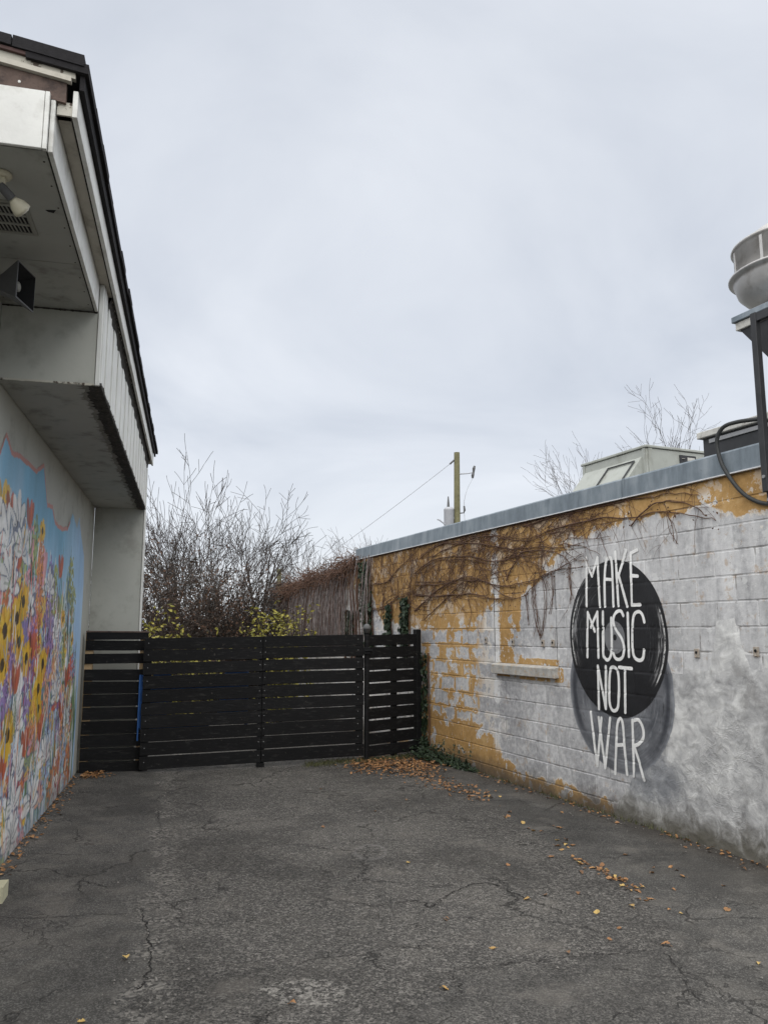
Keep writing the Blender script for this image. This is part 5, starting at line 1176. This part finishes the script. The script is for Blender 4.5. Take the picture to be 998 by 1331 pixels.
def thicket(label, base, h, w, seed, n=150, leaves=500, leaf='deadleaf', name='bare_shrub', mat='thicket', llen=0.06, r=0.009, cat='shrub', group='shrubs behind the gate'):
    R_ = random.Random(seed); o = empty(name, base); tag(o, label, cat, group); st, lf = MB(), MB(); tips = []
    for k in range(n):
        a = R_.uniform(0, 6.28); p = Vector((R_.gauss(0, w*0.16), R_.gauss(0, w*0.16), 0)); d = Vector((math.cos(a)*0.5, math.sin(a)*0.5, 1.2+R_.random())).normalized(); P = [p.copy()]
        L_ = h*R_.uniform(0.5, 1.08); m = 9
        for j in range(m):
            d = (d+rv(R_)*0.26+Vector((0, 0, -0.02*j))).normalized(); p = p+d*L_/m
            p.x = max(-w*0.62, min(w*0.62, p.x)); P.append(p.copy()); tips.append(p.copy())
            if j > 2 and R_.random() < 0.7:
                q = p.copy(); e = (d+rv(R_)*0.9).normalized(); Q = [q.copy()]
                for _ in range(4): e = (e+rv(R_)*0.35).normalized(); q = q+e*L_*0.06; Q.append(q.copy())
                st.tube(Q, r*0.55, 3, cap=False); tips.append(q.copy())
        st.tube(P, [r*(1.3-0.8*j/m) for j in range(m+1)], 4, cap=False)
    st.build('stems', M[mat], o)
    for k in range(leaves):
        p = R_.choice(tips)+rv(R_)*0.08; add_leaf(lf, p, Vector((R_.gauss(0, 1), R_.gauss(0, 1), R_.gauss(-0.4, 0.6))), rv(R_), llen*R_.uniform(0.6, 1.3), llen*R_.uniform(0.35, 0.7))
    if leaves: tag(lf.build('foliage', M[leaf], o), kind='stuff')
thicket('dense bare brown shrub against the left building corner', (-4.75, 16.2, 0), 3.1, 1.7, 1, 170, 5500, llen=0.06)
thicket('bare brown shrub with rusty dead leaves behind the gate', (-3.75, 16.6, 0), 3.1, 1.5, 2, 170, 6500, 'rustleaf', llen=0.06)
thicket('dark upright brown shrub in the middle behind the gate', (-3.05, 17.3, 0), 3.0, 1.1, 3, 190, 8000, 'darkleaf', llen=0.065)
thicket('low bare shrub before the far house', (-2.55, 18.6, 0), 2.4, 1.4, 4, 110, 1800, llen=0.08)
thicket('bare brown shrub at the back between two taller shrubs', (-4.4, 18.5, 0), 2.9, 2.2, 5, 170, 5000, 'darkleaf', llen=0.09)
thicket('leggy yellow-green shrub beside the left building corner', (-3.60, 12.7, 0), 2.02, 0.5, 6, 30, 1300, 'yleaf', 'yellow_shrub', llen=0.075)
thicket('yellow-green shrub with drooping leaves behind the left gate boards', (-3.12, 12.9, 0), 1.98, 0.45, 7, 26, 900, 'yleaf', 'yellow_shrub', llen=0.075)
thicket('bushy yellow-green shrub in front of the hanging vine curtain', (-1.93, 14.6, 0), 2.08, 0.5, 9, 34, 2300, 'yleaf', 'yellow_shrub', llen=0.075)

# ------------------------------------------------------------------ far things
M['polewood'] = simple('treated_pole_wood', (0.17, 0.16, 0.085), 0.85, 0.3, 5, bump=0.006)
M['fargrey'] = simple('transformer_grey', (0.40, 0.41, 0.43), 0.5, 0.1, 5)
UP = empty('utility_pole', (3.50, 38, 0)); tag(UP, 'greenish wooden utility pole with grey transformer rising behind the coping', 'utility pole')
MB().tube([(0.0, 0, -0.5), (0.0, 0, 5), (0.05, 0, 10.3)], [0.19, 0.165, 0.138], 16).build('pole', M['polewood'], UP)
tk = MB().lathe([(0.23, 6.2), (0.24, 6.22), (0.24, 7.42), (0.25, 7.44), (0.25, 7.50), (0.18, 7.58), (0.02, 7.60)], 24, -0.38, -0.05).build('transformer', M['fargrey'], UP, smooth=True)
MB().tube([(-0.40, -0.05, 7.58), (-0.40, -0.05, 7.75), (-0.40, -0.05, 8.12)], [0.07, 0.06, 0.025], 8).build('bushing', M['horn'], tk)
MB().tube([(-0.58, -0.15, 6.75), (-0.85, -0.2, 6.95), (-0.95, -0.2, 6.98)], 0.035, 6).build('terminal_arm', M['fargrey'], tk)
MB().box(-0.15, 0.02, -0.06, 0.06, 7.0, 7.12).build('hanger', M['fargrey'], UP)
MB().tube([(0.10, -0.05, 9.22), (0.55, -0.05, 9.25), (0.80, -0.05, 9.30)], [0.035, 0.025, 0.03], 6).build('insulator_arm', M['fargrey'], UP)
MB().tube([(0.79, -0.06, 9.02), (0.80, -0.06, 9.16), (0.84, -0.06, 9.3), (0.86, -0.06, 9.5), (0.90, -0.06, 9.62)], [0.05, 0.075, 0.05, 0.075, 0.05], 8).build('cutout_switch', M['horn'], UP)
MB().tube([(0.14, -0.04, 7.30), (0.34, -0.06, 7.32), (0.38, -0.06, 7.45), (0.36, -0.06, 7.65)], [0.03, 0.03, 0.055, 0.04], 8).build('lightning_arrester', M['horn'], UP)
MB().tube(spline([(0.80, -0.06, 9.02), (0.5, -0.05, 8.4), (0.36, -0.05, 7.7), (0.42, -0.05, 6.3)], 6), 0.012, 4).build('jumper_wire', M['fargrey'], UP)
MB().tube([(-0.08, -0.05, 9.92), (-0.30, -0.05, 9.72)], 0.045, 8).build('strain_insulator', M['horn'], UP)
def wire(name, label, a, b_, sag, r):
    P = [Vector(a).lerp(Vector(b_), k/20)-Vector((0, 0, sag*4*(k/20)*(1-k/20))) for k in range(21)]
    tag(MB().tube(P, r, 5).build(name, M['fargrey']), label, 'cable')
wire('service_wire', 'thin service wire running down left from the utility pole', (3.20, 37.95, 9.72), (-6.0, 45.5, 4.1), 0.15, 0.013)
PS = empty('wooden_post', (-3.94, 30, 0)); tag(PS, 'short weathered green wooden post before the far house', 'post')
MB().tube([(0, 0, -0.3), (0, 0, 3.98)], [0.10, 0.085], 12).build('shaft', M['polewood'], PS)
MB().tube([(-0.10, 0, 3.75), (0.10, 0, 3.75)], 0.02, 6).build('hook', M['fargrey'], PS)
wire('overhead_cable', 'pale horizontal cable crossing in front of the bare shrubs', (-9.0, 19, 3.60), (-3.95, 29.98, 3.80), 0.12, 0.014)
M['housewhite'] = simple('far_white_siding', (0.62, 0.62, 0.60), 0.8, 0.08, 1); M['houseroof'] = simple('far_dark_roof', (0.045, 0.048, 0.055), 0.9, 0.2, 2)
FH = empty('far_house', (-4.75, 46, 0)); tag(FH, 'low white house with dark roof glimpsed behind the shrubs', 'house')
MB().box(-1.7, 2.4, 0, 6, -0.2, 2.7).build('wall', M['housewhite'], FH)
rf = MB(); rf.prism([(-2.0, -0.5, 2.65), (-2.0, 6.5, 2.65), (-2.0, 3.0, 4.65)], [(2.7, -0.5, 2.65), (2.7, 6.5, 2.65), (2.7, 3.0, 4.65)]); rf.build('roof', M['houseroof'], FH)
for x in (-1.2, 0.6):
    w_ = MB().box(x, x+0.8, -0.04, 0.0, 1.0, 2.2).build('window', M['cream'], FH); MB().box(x+0.07, x+0.73, -0.05, -0.041, 1.07, 2.13).build('pane', M['dark'], w_)

SH = empty('far_shed', (-8.3, 46, 0)); tag(SH, 'small white shed glimpsed through the brown shrubs', 'shed')
MB().box(-0.9, 1.1, 0, 2.5, -0.2, 2.35).build('wall', M['housewhite'], SH)
MB().prism([(-1.05, -0.2, 2.33), (-1.05, 2.7, 2.33), (-1.05, 1.25, 2.85)], [(1.25, -0.2, 2.33), (1.25, 2.7, 2.33), (1.25, 1.25, 2.85)]).build('roof', M['fargrey'], SH)
MB().box(-0.3, 0.5, -0.04, -0.001, 0.0, 1.95).build('door', M['cream'], SH)

# ------------------------------------------------------------------ on the asphalt
M['palewood'] = simple('pale_yellow_wood', (0.50, 0.48, 0.33), 0.8, 0.12, 15, bump=0.003)
PB = empty('wooden_block', (-2.375, 5.174, 0)); PB.rotation_euler = (0, 0, math.radians(14)); tag(PB, 'small pale yellow hollow wooden block lying at the left edge', 'block')
b = MB(); b.box(-0.19, 0.055, -0.09, 0.075, 0.062, 0.095); b.box(0.018, 0.055, -0.09, 0.075, 0.002, 0.0615); b.box(-0.19, -0.155, -0.09, 0.075, 0.002, 0.0615); b.box(-0.1545, 0.0175, 0.05, 0.074, 0.002, 0.0615)
b.build('board', M['palewood'], PB)
LEAFN = 5; lm = []
for k in range(LEAFN):
    b = MB(); R_ = random.Random(100+k); n = 9; L_, W_ = 0.044*R_.uniform(0.8, 1.2), 0.030*R_.uniform(0.8, 1.2); mid, lft, rgt = [], [], []
    for j in range(n+1):
        t = j/n; w = W_*0.5*math.sin(math.pi*t**0.8)*(1+0.25*(j % 2)*(0 < j < n)); z = 0.004+0.010*math.sin(t*3+k)*R_.uniform(0.5, 1); c = R_.uniform(0.003, 0.014)
        i = len(b.v); b.v += [(t*L_-L_/2, 0, z), (t*L_-L_/2, w, z+c*(w/W_)*1.2), (t*L_-L_/2, -w, z+0.012*(w/W_))]
        if j: b.f += [(i-3, i, i+1, i-2), (i, i-3, i-1, i+2)]
    b.tube([(-L_/2, 0, 0.006), (-L_*0.75, 0.004, 0.003)], 0.0009, 4)
    lm.append(b.mesh('fallen_leaf', M['oleaf']))
LV = [(-0.51, 7.0), (0.17, 5.96), (0.94, 4.35), (1.21, 5.27), (-1.29, 4.27), (-0.4, 3.78), (0.35, 4.82), (1.46, 6.97), (1.65, 5.4), (1.85, 4.22), (2.0, 5.64), (2.01, 5.78), (1.67, 4.97), (1.72, 4.91), (1.24, 4.94), (1.3, 4.7), (1.2, 4.53), (1.47, 4.46), (0.28, 3.93), (0.87, 5.17), (0.87, 5.91), (1.0, 5.25), (1.61, 7.54), (0.22, 8.11), (-0.08, 7.61), (-0.66, 8.69), (1.77, 6.16), (1.99, 5.85), (1.82, 5.72), (1.39, 5.81), (1.5, 5.64), (1.46, 5.83), (2.19, 5.44), (2.48, 5.81), (1.47, 5.04), (1.84, 5.36), (2.01, 4.97), (0.56, 4.42), (0.36, 4.84), (1.42, 7.02), (1.33, 6.41), (1.43, 6.57), (0.83, 8.11), (1.02, 8.3), (1.48, 9.88), (-1.27, 3.63)]
R_ = random.Random(8)
for k in range(40):      # drift along the seam of the strip by the wall
    y = R_.uniform(5.1, 8.6); x = interp([4.6, 5.3, 6.6, 7.9, 9], [1.60, 1.58, 1.24, 1.05, 0.9], y)+R_.gauss(0.05, 0.10); LV.append((x, y))
for x, y in LV:
    s_ = R_.uniform(0.55, 1.1)
    o = place(lm[R_.randrange(LEAFN)], 'fallen_leaf', None, (x, y, gz(x, y)+0.003), (R_.gauss(0, 0.15), R_.gauss(0, 0.15), R_.uniform(0, 6.28)), (s_, s_, s_))
    xs_ = interp([2, 4.6, 5.3, 6.6, 7.9, 10.4], [1.45, 1.60, 1.58, 1.24, 1.05, 0.6], y)
    if x > xs_+0.22: tag(o, 'fallen yellow-brown leaf on the smooth strip beside the block wall', 'leaf', 'leaves on the strip by the block wall')
    elif x > xs_-0.25: tag(o, 'fallen leaf in the thin drift along the asphalt seam near the block wall', 'leaf', 'leaves along the asphalt seam')
    elif y < 4.5: tag(o, 'lone fallen leaf on the nearest asphalt in the foreground', 'leaf', 'leaves in the foreground')
    else: tag(o, 'lone fallen leaf on the open asphalt in the middle of the lot', 'leaf', 'leaves in the middle of the lot')
lit = MB()
def litter(c, n_up=1.0):
    a = R_.uniform(0, 6.28); p = Vector((c[0], c[1], gz(c[0], c[1])+0.004+0.03*R_.random()*n_up)); add_leaf(lit, p, Vector((math.cos(a), math.sin(a), R_.gauss(0, 0.25))), Vector((R_.gauss(0, 0.35), R_.gauss(0, 0.35), 1)), R_.uniform(0.022, 0.05), R_.uniform(0.015, 0.034))
for k in range(1100):
    t = R_.random(); c = Vector((-0.35, 10.20, 0)).lerp(Vector((0.62, 10.0, 0)), t)+Vector((R_.gauss(0, 0.12), R_.gauss(0, 0.30), 0)); litter(c)
for k in range(230): c = Vector((0.35, 9.6, 0)).lerp(Vector((0.95, 8.2, 0)), R_.random())+Vector((R_.gauss(0, 0.10), R_.gauss(0, 0.15), 0)); litter(c, 0.4)
for k in range(60): c = Vector((1.38, 6.1, 0)).lerp(Vector((1.60, 5.35, 0)), R_.random())+Vector((R_.gauss(0, 0.025), R_.gauss(0, 0.05), 0)); litter(c, 0.3)
for k in range(110): c = RW(R_.uniform(4.0, 9.4), abs(R_.gauss(0.03, 0.07))+0.01); litter(c, 0.3)
for k in range(160): c = LW(R_.uniform(5.2, 9.9), abs(R_.gauss(0.0, 0.05))+0.01); litter(c, 0.3)
for k in range(170): c = LW(9.95+R_.gauss(0, 0.12), 0.10+abs(R_.gauss(0, 0.13))); litter(c, 0.6)
tag(lit.build('leaf_litter', M['oleaf']), 'drifts of small brown leaves swept against the fence and walls', 'leaves', kind='stuff')
M['pebble'] = simple('gravel', (0.17, 0.16, 0.145), 0.9, 0.5, 40)
pb = MB()
for k in range(900):
    m_ = R_.random()
    if m_ < 0.35: y = R_.uniform(3.6, 9.5); x = interp([3.6, 5.2, 8.1, 9.9], [-1.03, -1.38, -2.12, -2.6], y)+R_.gauss(0, 0.07)
    elif m_ < 0.6: x, y, _ = LW(R_.uniform(6.5, 10.0), abs(R_.gauss(0.02, 0.10))+0.01)
    elif m_ < 0.8: x, y, _ = RW(R_.uniform(4.2, 9.5), abs(R_.gauss(0.02, 0.12))+0.01)
    else: x, y = R_.uniform(-2.2, 2.2), R_.uniform(3.5, 9.5)
    r = R_.uniform(0.003, 0.010); z = gz(x, y)+r*0.4; q = [rv(R_)*r for _ in range(6)]
    i = len(pb.v); pb.v += [(x+r, y, z), (x-r*R_.uniform(.6, 1), y+r*.3, z), (x, y+r*R_.uniform(.6, 1.1), z), (x+r*.2, y-r, z), (x+r*.1, y, z+r*R_.uniform(.6, 1)), (x, y, z-r)]
    for f_ in ((0, 2, 4), (2, 1, 4), (1, 3, 4), (3, 0, 4)): pb.f.append(tuple(i+t for t in f_))
tag(pb.build('gravel', M['pebble']), 'loose gravel crumbs on the asphalt', 'gravel', kind='stuff')
print('blocks', cnt, 'objects', len(bpy.data.objects))
